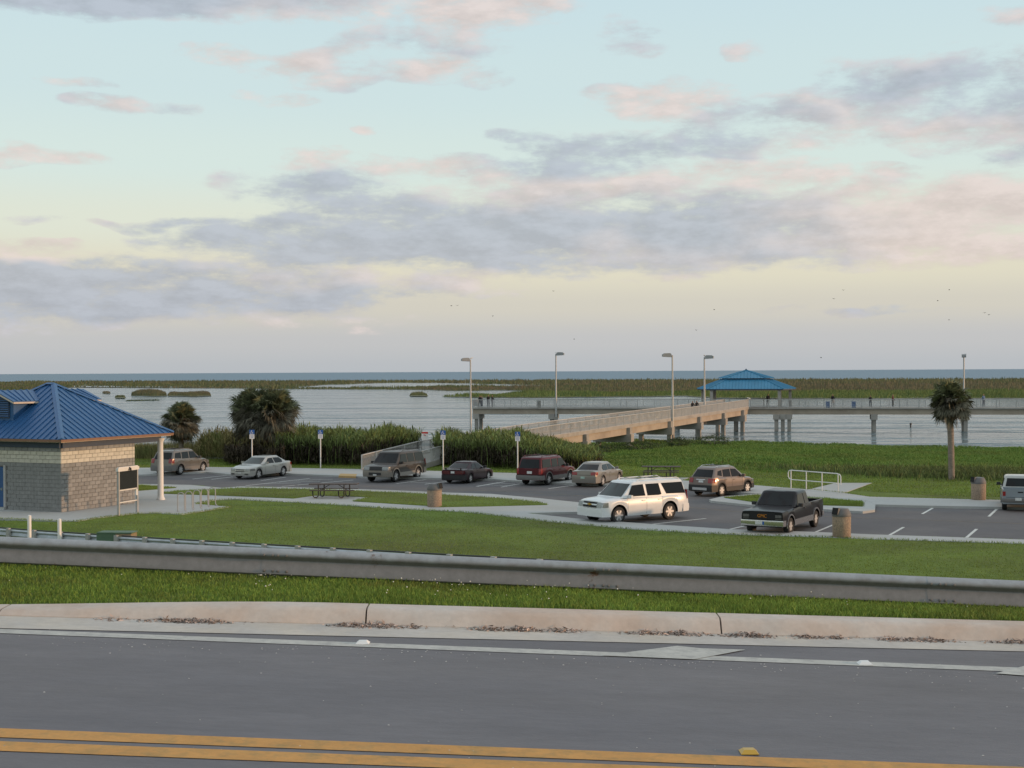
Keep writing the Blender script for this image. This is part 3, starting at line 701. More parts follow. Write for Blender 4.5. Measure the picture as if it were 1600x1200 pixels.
# paving joints scored across the walks
lm = tag(bpy.data.objects.new('lot_marking', None), kind='structure'); link(lm)
def line(name, a, b, w, mat, z=0.005):
    p, q = P(*a, z), P(*b, z); d = (q - p); d.normalize(); nn = Vector((-d.y, d.x, 0)) * w / 2
    m = MB(); m.add([p - nn, q - nn, q + nn, p + nn], [(0, 1, 2, 3)]); return m.build(name, mat, lm)
for a, b in (((1019, 819), (1103, 810)), ((1140, 827), (1168, 820.5)), ((1274, 831.5), (1303, 819.5)), ((1390, 836), (1412, 823.5)), ((1510, 840), (1526, 826.5)), ((1640, 845), (1650, 830)),
             ((1441, 803), (1464, 790)), ((1545, 807), (1560, 793)), ((1650, 811), (1658, 797)),
             ((745, 760), (796, 751.5)), ((783, 761), (812, 756)), ((857, 763.5), (897, 758)), ((619, 755.7), (672, 748.5)), ((664, 756.5), (700, 752)), ((744, 760), (779, 754)),
             ((301, 748.5), (361, 742)), ((330, 749), (364, 745)), ((408, 750.8), (447, 745.5)), ((260, 743.5), (282, 741.5)), ((384, 758.8), (484, 747.5)), ((440, 760), (552, 750))):
    line('stall_line', a, b, 0.13, 'paint_white')
for a, b in (((412, 756), (470, 754.5)), ((436, 753.5), (500, 752)), ((462, 750.6), (520, 748.6)), ((760, 757.8), (792, 758.6)), ((776, 755), (805, 756.2)), ((640, 753.5), (672, 754.6))):
    line('hatch_line', a, b, 0.11, 'paint_white', 0.009)
CLN = [(440, 757.5), (560, 760), (690, 764.5), (800, 768.2), (907, 774.5), (990, 783), (1071, 792), (1162, 800.5), (1290, 807), (1420, 811.5), (1600, 818), (1760, 824)]
for a, b in zip(CLN, CLN[1:]): line('lane_line', a, b, 0.12, 'paint_faint_yellow', 0.006)

# ------------------------------------------------------------------ rest room building
bc = P(96, 800.5, 0.12)                       # near corner of the block walls
BTH = R(64.0)
bld = thing('park_building', 'block-walled rest room with blue standing seam roof and dormers', 'building', (bc.x, bc.y, 0.12), BTH)
# local axes: +x along the sunny side wall (away from the camera), +y to the left along the front wall
WX, WY, WH = 5.35, 8.0, 3.42
m = MB(); m.box((WX / 2 + .03, WY / 2 + .03, WH / 2), (WX - .1, WY - .1, WH)); wall = m.build('wall', 'mortar', bld)
bw, bh, gap = 0.405, 0.2035, 0.012
def block_mesh(length, mat):
    me = bpy.data.meshes.new('block'); q = MB(); c = 0.012; x, y, z = length / 2, 0.05, (bh - gap) / 2
    q.v = [(-x, 0, -z), (x, 0, -z), (x, 0, z), (-x, 0, z), (-x, -y + c, -z), (x, -y + c, -z), (x, -y + c, z), (-x, -y + c, z), (-x + c, -y, -z + c), (x - c, -y, -z + c), (x - c, -y, z - c), (-x + c, -y, z - c)]
    q.f = [(8, 9, 10, 11), (4, 5, 9, 8), (5, 6, 10, 9), (6, 7, 11, 10), (7, 4, 8, 11), (0, 1, 5, 4), (1, 2, 6, 5), (2, 3, 7, 6), (3, 0, 4, 7)]
    me.from_pydata(q.v, [], q.f); me.materials.append(MATS[mat]); return me
BM = {(h, mt): block_mesh((bw if h == 1 else bw / 2) - gap, mt) for h in (0.5, 1) for mt in ('block_grey', 'block_cream')}
rows = int(WH / bh)
count = 0; rest = MB()
def put_block(face, along, row, half, cream):
    global count
    z = row * bh + bh / 2
    rel = rng.uniform(-0.004, 0.004)
    if face == 'side': loc, rz = (along, 0.04 + rel, z), 0.0
    else: loc, rz = (0.04 + rel, along, z), -math.pi / 2
    if count < 300:
        o = bpy.data.objects.new('block', BM[(0.5 if half else 1, 'block_cream' if cream else 'block_grey')]); link(o, wall)
        o.location = loc; o.rotation_euler = (0, 0, rz); count += 1
    else:
        L_ = (bw / 2 if half else bw) - gap
        (restc if cream else rest).box((loc[0] if face == 'side' else loc[0] - .025, loc[1], loc[2]), (0.05, L_, bh - gap))
restc = MB()
def course(face, length, row):
    cream = row in (12, 13, 14)
    a = 0.0; first = (row % 2 == 1)
    while a < length - 0.05:
        half = first or (length - a) < bw - 0.02
        w = bw / 2 if half else bw
        c = a + w / 2
        if not (face == 'front' and 3.78 < c < 4.92 and row < 11): put_block(face, c, row, half, cream)
        a += w; first = False
for r_ in range(rows): course('side', WX, r_)
for r_ in range(rows - 1, -1, -1): course('front', WY, r_)
rest.build('block_course', 'block_grey', wall, kind='stuff'); restc.build('block_course', 'block_cream', wall, kind='stuff')
m = MB(); m.box((0.0, 4.36, 1.16), (.08, 1.02, 2.06)); dr = m.build('door', 'door_blue', bld)
m = MB(); m.box((-.055, 3.98, 1.05), (.04, .05, .16)); m.tube((-.07, 3.98, 1.05), (-.07, 4.11, 1.05), .012); m.build('handle', 'chrome', dr)
for y_ in (3.80, 4.92):
    m = MB(); m.box((.0, y_, 1.15), (.14, .14, 2.28)); m.build('door_frame', 'board_frame', bld)
m = MB(); m.box((-.06, 4.36, .06), (.2, 1.2, .12)); m.build('threshold', 'concrete_walk', bld)
# beam and fascia round the eaves
E0, E1, F0, F1 = -0.62, 7.95, -0.62, 8.6      # eave rectangle in local x / y
EZ = 3.70
m = MB()
for (a, b) in (((E0 + .5, F0 + .62), (E1 - .5, F0 + .62)), ((E0 + .62, F0 + .5), (E0 + .62, F1 - .5))):
    v = Vector(b) - Vector(a); c = (Vector(a) + Vector(b)) / 2
    m.box((c.x, c.y, 3.38), (abs(v.x) + .16, abs(v.y) + .16, .30))
m.build('eave_beam', 'fascia_dark', bld)
m = MB()
m.box(((E0 + E1) / 2, F0 + .03, EZ - .07), (E1 - E0, .05, .12)); m.box((E0 + .03, (F0 + F1) / 2, EZ - .07), (.05, F1 - F0 - .12, .12))
m.box((E1 - .03, (F0 + F1) / 2, EZ - .09), (.05, F1 - F0 - .12, .17)); m.box(((E0 + E1) / 2, F1 - .03, EZ - .09), (E1 - E0, .05, .17))
m.build('fascia', 'fascia_wood', bld)
m = MB(); m.box(((E0 + E1) / 2, (F0 + F1) / 2, EZ - .15), (E1 - E0 - .2, F1 - F0 - .2, .03)); m.build('soffit', 'trim_cream', bld)
for (cx, cy) in ((7.55, 0.0), (7.55, 5.2)):
    m = MB(); m.lathe([(.24, 0), (.24, .07), (.19, .13), (.165, .3), (.155, 3.1), (.16, 3.2), (.22, 3.3), (.23, 3.4)], 18, (cx, cy, 0)); m.build('column', 'white_paintwork', bld, smooth=40)
# hipped roof
mx_, RZT = (E0 + E1) / 2, 6.42
pk1, pk2 = (mx_, F0 + 4.6, RZT), (mx_, F0 + 5.1, RZT)
A, B, C_, D = (E0, F0, EZ), (E1, F0, EZ), (E1, F1, EZ), (E0, F1, EZ)
m = MB(); m.add([A, B, C_, D, pk1, pk2], [(0, 1, 4), (1, 2, 5, 4), (2, 3, 5), (3, 0, 4, 5), (3, 2, 1, 0)]); roof = m.build('roof', 'roof_blue', bld)
def seam(p, q, nrm, parent, r=0.022, mat='roof_blue', h=.045):
    p = Vector(p); q = Vector(q); d = (q - p).normalized(); s_ = d.cross(Vector(nrm)).normalized() * r; u = Vector(nrm).normalized() * h
    mm = MB(); mm.add([p - s_, p + s_, q + s_, q - s_, p - s_ * .7 + u, p + s_ * .7 + u, q + s_ * .7 + u, q - s_ * .7 + u], [(4, 5, 6, 7), (0, 1, 5, 4), (1, 2, 6, 5), (2, 3, 7, 6), (3, 0, 4, 7)])
    return mm.build('seam', mat, parent)
def tri_seams(A, B, T, parent, sp=0.40, T2=None):
    """seams run up the slope from the eave A-B, ending on the hips towards T (and T2)"""
    A, B, T = Vector(A), Vector(B), Vector(T); T2 = Vector(T2) if T2 else T
    e = B - A; L_ = e.length; e.normalize(); nrm = e.cross(T - A).normalized()
    if nrm.z < 0: nrm = -nrm
    up = nrm.cross(e).normalized(); up = up if up.z > 0 else -up
    ta, tb = (T - A).dot(e), (T2 - A).dot(e); H_ = (T - A).dot(up)
    n_ = int(L_ / sp)
    for i in range(1, n_):
        a = i * L_ / n_
        hh = H_ if ta <= a <= tb else (H_ * a / ta if a < ta else H_ * (L_ - a) / (L_ - tb))
        if hh > .25: seam(A + e * a + up * 0.02, A + e * a + up * (hh - .04), nrm, parent)
tri_seams(A, B, pk1, roof); tri_seams(D, A, pk2, roof, T2=pk1); tri_seams(B, C_, pk1, roof, T2=pk2)
for a, b in ((A, pk1), (B, pk1), (D, pk2), (C_, pk2), (pk1, pk2)):
    m = MB(); d = (Vector(b) - Vector(a)).normalized(); s_ = d.cross(Vector((0, 0, 1))).normalized() * .16; u = Vector((0, 0, .06))
    a, b = Vector(a), Vector(b); m.add([a - s_ + u * .2, a + u * 1.6, a + s_ + u * .2, b - s_ + u * .2, b + u * 1.6, b + s_ + u * .2], [(0, 1, 4, 3), (1, 2, 5, 4), (0, 2, 1), (3, 4, 5)]); m.build('hip_cap', 'roof_blue', roof)
# dormers on the front and the far slope
def dormer(sgn):
    yc = F0 + 5.55; hw, ov = 1.0, .32
    xf = E0 + 1.35 if sgn < 0 else E1 - 1.35
    sl = (RZT - EZ) / (mx_ - E0)
    zf = EZ + 1.35 * sl
    zt = zf + 1.05; zp = zt + .42
    dx = 1 if sgn < 0 else -1
    back = lambda z: xf + dx * (z - zf) / sl
    m = MB(); m.add([(xf, yc - hw, zf - .02), (xf, yc + hw, zf - .02), (xf, yc + hw, zt), (xf, yc, zp), (xf, yc - hw, zt), (back(zt), yc - hw, zt), (back(zt), yc + hw, zt), (back(zp), yc, zp)],
                    [(0, 1, 2, 3, 4), (0, 4, 5), (1, 6, 2), (4, 3, 7, 5), (2, 6, 7, 3)])
    dm = m.build('dormer', 'roof_blue', bld)
    for s2 in (-1, 1):
        q0 = Vector((xf - dx * ov, yc, zp + .05)); q1 = Vector((xf - dx * ov, yc + s2 * (hw + ov), zt - ov * .42 + .05)); q2 = Vector((back(zt - .13) + dx * .02, yc + s2 * (hw + ov), zt - ov * .42 + .05)); q3 = Vector((back(zp) + dx * .1, yc, zp + .05))
        m = MB(); m.extr([q0, q1, q2, q3], (0, 0, .05)); m.build('dormer_roof', 'roof_blue', dm)
        nrm = (q1 - q0).cross(q3 - q0); nrm = nrm if nrm.z > 0 else -nrm
        for i in range(1, 6):
            t = i / 6; a = q1.lerp(q2, t); b = q0.lerp(q3, t); u = Vector((0, 0, .05)); seam(a + u, b + u, nrm, dm)
        m = MB(); m.extr([q0 + Vector((0, 0, -.09)), q1 + Vector((0, 0, -.09)), q1, q0], (dx * .03, 0, 0)); m.extr([q1 + Vector((0, 0, -.09)), q2 + Vector((0, 0, -.09)), q2, q1], (0, -s2 * .03, 0)); m.build('dormer_fascia', 'trim_cream', dm)
    m = MB(); m.box((xf - dx * .02, yc, (zf + zt) / 2 + .1), (.05, 1.5, 1.0)); lv = m.build('louvre', 'fascia_dark', dm)
    for i in range(8):
        m = MB(); m.box((xf - dx * .06, yc, zf + .22 + i * .115), (.07, 1.42, .05), ry=dx * .5); m.build('slat', 'roof_blue', dm)
dormer(-1); dormer(1)

# ------------------------------------------------------------------ notice board, bike hoops, bollards, cabinet
pa, pb = P(185.3, 805.5, 0.12), P(214.3, 800.5, 0.12)
nb = thing('notice_board', 'dark glazed notice board on two grey posts beside the block wall', 'notice board', ((pa.x + pb.x) / 2, (pa.y + pb.y) / 2, 0.12), math.atan2(pb.y - pa.y, pb.x - pa.x))
nw = (pb - pa).length
for s_ in (-1, 1):
    m = MB(); m.box((s_ * nw / 2, 0, 1.14), (.10, .10, 2.28)); m.build('post', 'board_frame', nb)
m = MB(); m.box((0, 0, 2.24), (nw + .22, .14, .16)); m.box((0, 0, 2.34), (nw + .05, .10, .05)); m.build('header', 'white_paintwork', nb)
m = MB(); m.box((0, -.02, 1.70), (nw - .12, .05, .88)); m.build('panel', 'board_dark', nb)
m = MB(); m.path([(-.02, -.07, 2.18), (.06, -.09, 2.30), (.12, -.09, 2.26), (.17, -.07, 2.14)], .045, 7); m.build('lock_cover', 'dark_metal', nb)
m = MB(); m.box((0, 0, 1.22), (nw, .06, .06)); m.box((0, 0, .62), (nw, .06, .05)); m.build('cross_bar', 'white_paintwork', nb)
m = MB(); m.box((nw / 2 - .13, -.06, 1.03), (.14, .05, .30)); m.build('leaflet_box', 'white_enamel', nb)
hp = [(283, 799.4), (295, 797.0), (307.5, 794.6), (319.7, 792.2), (331.5, 790.0)]
hb = None
for i, (x, y) in enumerate(hp):
    p = P(x, y, 0.125)
    lb = ['curved steel bike hoop at the open end of the rack, beside the lawn edge', 'second steel bike hoop of the row next to the notice board', 'middle steel bike hoop of the five-hoop rack', 'fourth steel bike hoop of the row, next to the end hoop by the lawn wedge', 'end steel bike hoop of the row by the tip of the lawn wedge'][i]
    t = thing('bike_hoop', lb, 'bike rack', (p.x, p.y, .125), R(12), 'bike hoops in a row')
    m = MB(); w = .17
    pts = [(-w, .10, 0), (-w, .10, .78)] + [(-w * math.cos(a), .10 - .10 * (1 - math.cos(a)) / 2, .78 + .17 * math.sin(a)) for a in np.linspace(.3, math.pi - .3, 7)] + [(w, 0, .78), (w, 0, .16), (w + .02, -.04, .06), (w + .08, -.10, .02)]
    m.path(pts, .026, 8); m.build('hoop', 'board_frame', t, smooth=40)
    m = MB(); m.lathe([(.06, 0), (.06, .015)], 10, (-w, .10, 0)); m.build('foot_plate', 'board_frame', t)
for x, y, h, lb in ((46, 831.5, .74, 'white bollard opposite the blue door of the rest room'), (93, 834.5, .66, 'white bollard opposite the corner of the block wall')):
    p = P(x, y, 0.10); z0 = 0.10
    m = MB(); m.lathe([(.085, -1.1), (.085, h - .03), (.07, h), (.03, h + .02)], 14); o = m.build('bollard', 'white_enamel', smooth=40, loc=(p.x, p.y, z0)); tag(o, lb, 'bollard', 'white bollards')
p = P(183, 837.5, 0.1)
ub = thing('utility_cabinet', 'low green and tan utility cabinet on the lawn behind the rail', 'cabinet', (p.x, p.y, .01), R(-6))
m = MB(); m.box((-.36, 0, -.16), (.84, .7, .80)); m.build('body', 'box_green', ub)
m = MB(); m.box((.41, 0, -.165), (.68, .7, .78)); m.build('side_body', 'box_tan', ub)
m = MB(); m.box((.02, 0, .262), (1.56, .76, .045)); m.build('lid', 'box_green', ub)

# ------------------------------------------------------------------ litter bins
def bin_(x, y, h_ang, lb, z=.125):
    p = P(x, y, z); t = thing('litter_bin', lb, 'litter bin', (p.x, p.y, z), h_ang, 'aggregate litter bins')
    m = MB(); m.lathe([(.36, 0), (.375, .03), (.38, .45), (.385, .86), (.37, .89)], 28); m.build('drum', 'aggregate', t, smooth=40)
    m = MB(); n = 28; m.lathe([(.395, .86), (.40, .92), (.385, .98), (.33, 1.10), (.28, 1.18), (.12, 1.205)], n); m.build('lid', 'lid_grey', t, smooth=35)
    m = MB(); m.add([(.25, -.15, .97), (.25, .15, .97), (.25, .15, 1.20), (.25, -.15, 1.20), (.43, -.16, .95), (.43, .16, .95), (.36, .16, 1.23), (.36, -.16, 1.23)], [(0, 1, 5, 4), (1, 2, 6, 5), (2, 3, 7, 6), (3, 0, 4, 7), (3, 2, 1, 0)])
    hd = m.build('hood', 'lid_grey', t)
    m = MB(); m.add([(.428, -.135, .965), (.428, .135, .965), (.368, .135, 1.20), (.368, -.135, 1.20)], [(0, 1, 2, 3)]); m.build('opening', 'black_void', hd)
bin_(679, 791.5, R(-30), 'aggregate litter bin beside the path by the picnic table, lid opening towards the kerb')
bin_(1315, 838.5, R(215), 'aggregate litter bin with sunlit side next to the black pickup')
bin_(1529, 780.5, R(200), 'aggregate litter bin at the grass edge near the single palm')

# ------------------------------------------------------------------ picnic tables
def table(x, y, z, rz, lb, mat, sc=1.0):
    p = P(x, y, z); t = thing('picnic_table', lb, 'picnic table', (p.x, p.y, z), rz, 'picnic tables')
    for i in range(5):
        m = MB(); m.box((0, -.32 + i * .16, .76), (2.5 * sc, .145, .045)); m.build('top_plank', mat, t)
    for s_ in (-1, 1):
        for k in (0, 1):
            m = MB(); m.box((0, s_ * (.62 + k * .15), .45), (2.3 * sc, .14, .04)); m.build('seat_plank', mat, t)
    for s_ in (-1, 1):
        m = MB(); xx = s_ * .72
        for d in (-1, 1):
            yo = d * .34; xo = xx + d * .10
            pts = [(xo, yo, .73), (xo, yo, .20)] + [(xo - .13 * (1 - math.cos(a)), yo + d * .10 * (1 - math.cos(a)), .16 - .13 * math.sin(a)) for a in np.linspace(.2, math.pi - .2, 6)] + [(xo - .26, yo + d * .22, .20), (xo - .26, yo + d * .30, .42)]
            m.path(pts, .034, 7)
        m.tube((xx, -.78, .42), (xx, .78, .42), .022); m.tube((xx, -.36, .73), (xx, .36, .73), .022); m.tube((xx, 0, .43), (xx - s_ * .5, 0, .73), .018)
        m.build('leg_frame', 'black_pipe', t, smooth=40)
table(522, 777.2, .13, R(-3), 'dark picnic table on the concrete pad beside the curving path', 'wood_brown', 1.08)
table(1033, 747.2, .13, R(-8), 'brown picnic table on the small pad at the foot of the grassy bank', 'wood_brown')

# ------------------------------------------------------------------ disabled bay signs
def bay_sign(x, ytop, ybase, lb):
    p = P(x, ybase, .12); H_ = p.z + (ybase - ytop) / F * p.y
    t = thing('parking_sign', lb, 'sign', (p.x, p.y, .12), math.atan2(p.y, p.x) - math.pi / 2, 'disabled bay signs')
    h = H_ - .12
    m = MB(); m.tube((0, .03, -.1), (0, .03, h - .05), .042, n=8); m.build('post', 'white_enamel', t, smooth=40)
    m = MB(); m.box((0, -.02, h - .16), (.36, .012, .32)); bl = m.build('blue_plate', 'sign_blue', t)
    m = MB(); m.lathe([(.028, -.002), (.028, .002)], 10, (-.02, -.031, h - .07), 'y'); m.build('symbol_head', 'sign_white', bl)
    m = MB(); m.path([(-.02, -.030, h - .10), (-.015, -.030, h - .19), (.05, -.030, h - .19), (.075, -.030, h - .27)], .014, 6)
    m.path([(-.05 + .075 * math.cos(a), -.030, h - .21 + .075 * math.sin(a)) for a in np.linspace(2.0, 6.0, 12)], .011, 6); m.build('symbol', 'sign_white', bl)
    m = MB(); m.box((0, -.02, h - .485), (.34, .012, .32)); wp = m.build('white_plate', 'sign_white', t)
    m = MB()
    for i, w in enumerate((.24, .26, .20, .22)): m.box((0, -.028, h - .39 - i * .062), (w, .004, .022))
    m.build('text_line', 'sign_blue', wp)
bay_sign(394, 671.5, 736, 'blue and white bay sign behind the silver saloon, by the big palms')
bay_sign(501, 671.5, 731.8, 'blue and white bay sign standing clear between the silver saloon and the grey-tan estate')
bay_sign(692.5, 672.5, 735.6, 'blue and white bay sign behind the dark plum coupe')
bay_sign(809, 674.5, 739, 'blue and white bay sign behind the maroon utility wagon')

# ------------------------------------------------------------------ tubular handrail by the access path
pa, pb = P(1236, 763, .12), P(1310, 769.5, .12)
hr = thing('hand_rail', 'white tubular hand rail with rounded ends beside the access path', 'railing', (pa.x, pa.y, .12), math.atan2(pb.y - pa.y, pb.x - pa.x))
ln = (pb - pa).length
m = MB(); pts = [(.1, 0, .52), (-.12, 0, .56), (-.22, 0, .68), (-.22, 0, .92), (-.16, 0, 1.04), (-.02, 0, 1.07), (ln - .1, 0, 1.07), (ln + .1, 0, 1.03), (ln + .18, 0, .92), (ln + .18, 0, .45)]
m.path(pts, .03, 8); m.tube((0, 0, .52), (ln - .1, 0, .52), .026); m.build('rail', 'white_enamel', hr, smooth=40)
for i in range(4):
    m = MB(); xx = i * (ln - .02) / 3; m.tube((xx, 0, -.1), (xx, 0, 1.06), .03); m.build('post', 'white_enamel', hr, smooth=40)

# ------------------------------------------------------------------ the pier
DZ = 2.08                                                   # deck level of the main pier
PA, PB = Vector((-5.6, 198.2, 0)), Vector((92, 178.0, 0))   # near edge of the main pier
pdir = (PB - PA).normalized(); pn = Vector((-pdir.y, pdir.x, 0)); PW = 3.6
def pier_at(x, off=0.0):                                     # point of the main pier seen in the column x
    d = ray(x, 630); t = (PA + pn * off).cross(pdir).z / Vector((d.x, d.y, 0)).cross(pdir).z
    return Vector((d.x * t, d.y * t, 0))
def beamq(m, a, b, w, z0a, z1a, z0b, z1b):
    """straight member from a to b, w wide, from z0 to z1 at either end"""
    a, b = Vector((a[0], a[1], 0)), Vector((b[0], b[1], 0)); d = (b - a).normalized(); n_ = Vector((-d.y, d.x, 0)) * w / 2
    m.add([(*(a - n_).xy, z0a), (*(b - n_).xy, z0b), (*(b + n_).xy, z0b), (*(a + n_).xy, z0a), (*(a - n_).xy, z1a), (*(b - n_).xy, z1b), (*(b + n_).xy, z1b), (*(a + n_).xy, z1a)],
          [(3, 2, 1, 0), (4, 5, 6, 7), (0, 1, 5, 4), (1, 2, 6, 5), (2, 3, 7, 6), (3, 0, 4, 7)])
def railing(parent, a, b, za, zb, sp=0.13, w=0.03, post=2.4):
    a, b = Vector((*a[:2], 0)), Vector((*b[:2], 0)); L_ = (b - a).length
    m = MB(); beamq(m, a, b, .09, za + 1.04, za + 1.10, zb + 1.04, zb + 1.10); beamq(m, a, b, .05, za + .10, za + .15, zb + .10, zb + .15); m.build('top_rail', 'rail_metal', parent)
    n_ = int(L_ / sp); t = (np.arange(n_) + .5) / n_
    cx = a.x + (b.x - a.x) * t; cy = a.y + (b.y - a.y) * t; cz = za + (zb - za) * t
    hw = w / 2
    corners = np.array([(-hw, -hw), (hw, -hw), (hw, hw), (-hw, hw)])
    base = np.stack([cx, cy], 1)[:, None, :] + corners[None]
    lo = np.concatenate([base, np.repeat((cz + .12)[:, None, None], 4, 1)], 2); hi = np.concatenate([base, np.repeat((cz + 1.05)[:, None, None], 4, 1)], 2)
    v = np.concatenate([lo, hi], 1).reshape(-1, 3); i = np.arange(n_)[:, None] * 8
    f = np.concatenate([i + np.array([[k, (k + 1) % 4, 4 + (k + 1) % 4, 4 + k]]) for k in range(4)])
    fastmesh('pickets', v, f, 'rail_metal', parent, kind='stuff')
    m = MB(); k_ = max(1, round(L_ / post))
    for i in range(k_ + 1):
        t = i / k_; p = a.lerp(b, t); z = za + (zb - za) * t; m.box((p.x, p.y, z + .52), (.09, .09, 1.12))
    m.build('rail_posts', 'rail_metal', parent, kind='stuff')
def bent(parent, c, dirv, zt, w, npile=2, zb=-4.0, cap=(0.75, 0.62)):
    n_ = Vector((-dirv.y, dirv.x, 0)); an = math.atan2(n_.y, n_.x)
    m = MB(); m.box((c.x, c.y, zt - cap[1] / 2), (w, cap[0], cap[1]), rz=an); m.build('pile_cap', 'concrete_pier', parent)
    for i in range(npile):
        o = (i / (npile - 1) - .5) * (w - .9) if npile > 1 else 0
        q = c + n_ * o; m = MB(); m.box((q.x, q.y, (zt - cap[1] + zb) / 2), (.46, .46, zt - cap[1] - zb + .02), rz=an); m.build('pile', 'concrete_pile', parent)

pier = thing('fishing_pier', 'long concrete fishing pier with picket railings standing on piles in the lake', 'pier')
mid = lambda s: PA + pdir * s + pn * (PW / 2)
LP = (PB - PA).length
m = MB(); beamq(m, mid(0), mid(LP), PW, DZ - .22, DZ, DZ - .22, DZ); m.build('deck', 'concrete_pier', pier)
for o in (.45, PW - .45):
    m = MB(); beamq(m, PA + pn * o, PB + pn * o, .42, DZ - .95, DZ - .22, DZ - .95, DZ - .22); m.build('girder', 'concrete_girder', pier)
sj = (pier_at(1172) - PA).dot(pdir)                         # where the ramp lands
se = (pier_at(1228) - PA).dot(pdir)
railing(pier, PA + pn * .1, PA + pdir * (sj - 3.6) + pn * .1, DZ, DZ)
railing(pier, PA + pdir * sj + pn * .1, PB + pn * .1, DZ, DZ)
railing(pier, PA + pn * (PW - .1), PB + pn * (PW - .1), DZ, DZ)
railing(pier, PA + pn * .1 + pdir * .1, PA + pn * (PW - .1) + pdir * .1, DZ, DZ)
for x in (748, 865, 960, 1058, 1150, 1223, 1365, 1507, 1650):
    c = pier_at(x, PW / 2); bent(pier, c, pdir, DZ - .90, 3.7, 2, cap=(.85, .75))
for x_, o_ in ((1213, -.5), (1233, .3)):
    c = pier_at(x_, o_ + PW / 2); bent(pier, c, pdir, DZ - .93, 4.2, 2, cap=(.8, .7))
# shelter platform on the lake side of the pier
GC = pier_at(1166, PW / 2 + 1.9); GA = math.atan2(pdir.y, pdir.x)
gz_ = thing('pier_shelter', 'blue two-tier roofed shelter on posts at the bend of the pier', 'shelter', (GC.x, GC.y, DZ), GA)
HEX = [(-5.15, -3.9), (5.15, -3.9), (6.75, 0), (5.15, 3.9), (-5.15, 3.9), (-6.75, 0)]
m = MB(); m.prism([(x * .86, y * .9 + (.0)) for x, y in HEX], -.3, -.235); m.build('platform', 'concrete_pier', gz_)
for i, (x, y) in enumerate(HEX):
    m = MB(); k = .88; m.box((x * k, y * k, 1.25), (.40, .40, 2.5)); m.build('column', 'concrete_pier', gz_)
ez, bz, az_ = 2.50, 3.78, 5.05
def tier(name, k0, z0, k1, z1, ribs):
    m = MB(); n_ = 6
    lo = [(x * k0, y * k0, z0) for x, y in HEX]; hi = [(x * k1, y * k1, z1) for x, y in HEX]
    if k1 < .01:
        m.add(lo + [(0, 0, z1)], [(i, (i + 1) % 6, 6) for i in range(6)] + [tuple(range(6))[::-1]])
    else: m.add(lo + hi, [(i, (i + 1) % 6, 6 + (i + 1) % 6, 6 + i) for i in range(6)] + [tuple(range(6))[::-1], tuple(range(6, 12))])
    o = m.build(name, 'roof_blue_pale', gz_)
    r = MB()
    for i in range(6):
        a, b = Vector(lo[i]), Vector(lo[(i + 1) % 6]); c, d = (Vector(hi[i]), Vector(hi[(i + 1) % 6]))
        e = (b - a); L_ = e.length; e.normalize(); nrm = e.cross(c - a).normalized(); nrm = nrm if nrm.z > 0 else -nrm
        up = nrm.cross(e).normalized(); up = up if up.z > 0 else -up
        Hh = (c - a).dot(up); ca, cb = (c - a).dot(e), (d - a).dot(e); n2 = int(L_ / .42)
        for k in range(1, n2):
            s_ = k * L_ / n2; hh = Hh if ca <= s_ <= cb else (Hh * s_ / ca if s_ < ca else Hh * (L_ - s_) / max(L_ - cb, 1e-3))
            if hh > .3:
                p, q = a + e * s_ + up * .03, a + e * s_ + up * (hh - .05); sd_ = e * .035; u = nrm * .07
                r.add([p - sd_, p + sd_, q + sd_, q - sd_, p + u, q + u], [(0, 1, 4), (1, 2, 5, 4), (2, 3, 5), (3, 0, 4, 5)])
        r.tube(a + nrm * .03, c + nrm * .03, .07, n=6)
    r.build('seams', 'roof_blue_pale', o, kind='stuff'); return o
tier('lower_roof', 1.0, ez, .50, bz, 1); tier('upper_roof', .56, bz + .16, 0, az_, 1)
m = MB(); m.prism([(x * .49, y * .49) for x, y in HEX], bz - .05, bz + .17); m.build('roof_step', 'fascia_dark', gz_)
m = MB(); m.prism([(x * .985, y * .985) for x, y in HEX], ez - .16, ez - .003); m.build('eave_band', 'fascia_dark', gz_)
m = MB(); m.lathe([(.10, az_ - .1), (.14, az_ + .06), (.05, az_ + .2)], 8); m.build('finial', 'fascia_dark', gz_)

# the approach ramp: from the car park, round the bend, up to the pier
R0, R1 = P(598, 736, .1), Vector((2.0, 130.0, 0)); R2 = pier_at(1172) - pdir * 1.8
R0 = Vector((R0.x, R0.y, 0)); RWD = 3.4
ramp_o = thing('pier_ramp', 'grey railed concrete ramp climbing from the car park to the pier', 'ramp')
z0_, zk_, z1_, z2_ = .13, .62, 1.05, DZ
def ramp_leg(a, b, za, zb, girder=True, n_=1):
    d = (b - a).normalized(); nn = Vector((-d.y, d.x, 0))
    for i in range(n_):
        t0, t1 = i / n_, (i + 1) / n_
        m = MB(); beamq(m, a.lerp(b, t0), a.lerp(b, t1), RWD, za + (zb - za) * t0 - .22, za + (zb - za) * t0, za + (zb - za) * t1 - .22, za + (zb - za) * t1); m.build('deck', 'concrete_pier', ramp_o)
    for s_ in (-1, 1):
        o = nn * s_ * (RWD / 2 - .06)
        railing(ramp_o, a + o, b + o, za, zb, sp=.12)
        m = MB(); o2 = nn * s_ * (RWD / 2 - .02); beamq(m, a + o2, b + o2, .07, za - .24, za + .12, zb - .24, zb + .12); m.build('edge_kerb', 'concrete_pier', ramp_o)
        if girder:
            o = nn * s_ * (RWD / 2 - .28); m = MB(); beamq(m, a + o, b + o, .4, za - .92, za - .22, zb - .92, zb - .22); m.build('girder', 'concrete_girder', ramp_o)
    return d
d0 = ramp_leg(R0, R0.lerp(R1, .30), z0_, zk_, False); ramp_leg(R0.lerp(R1, .30), R1, zk_, z1_, True)
d1 = ramp_leg(R1, R2, z1_, z2_, True)
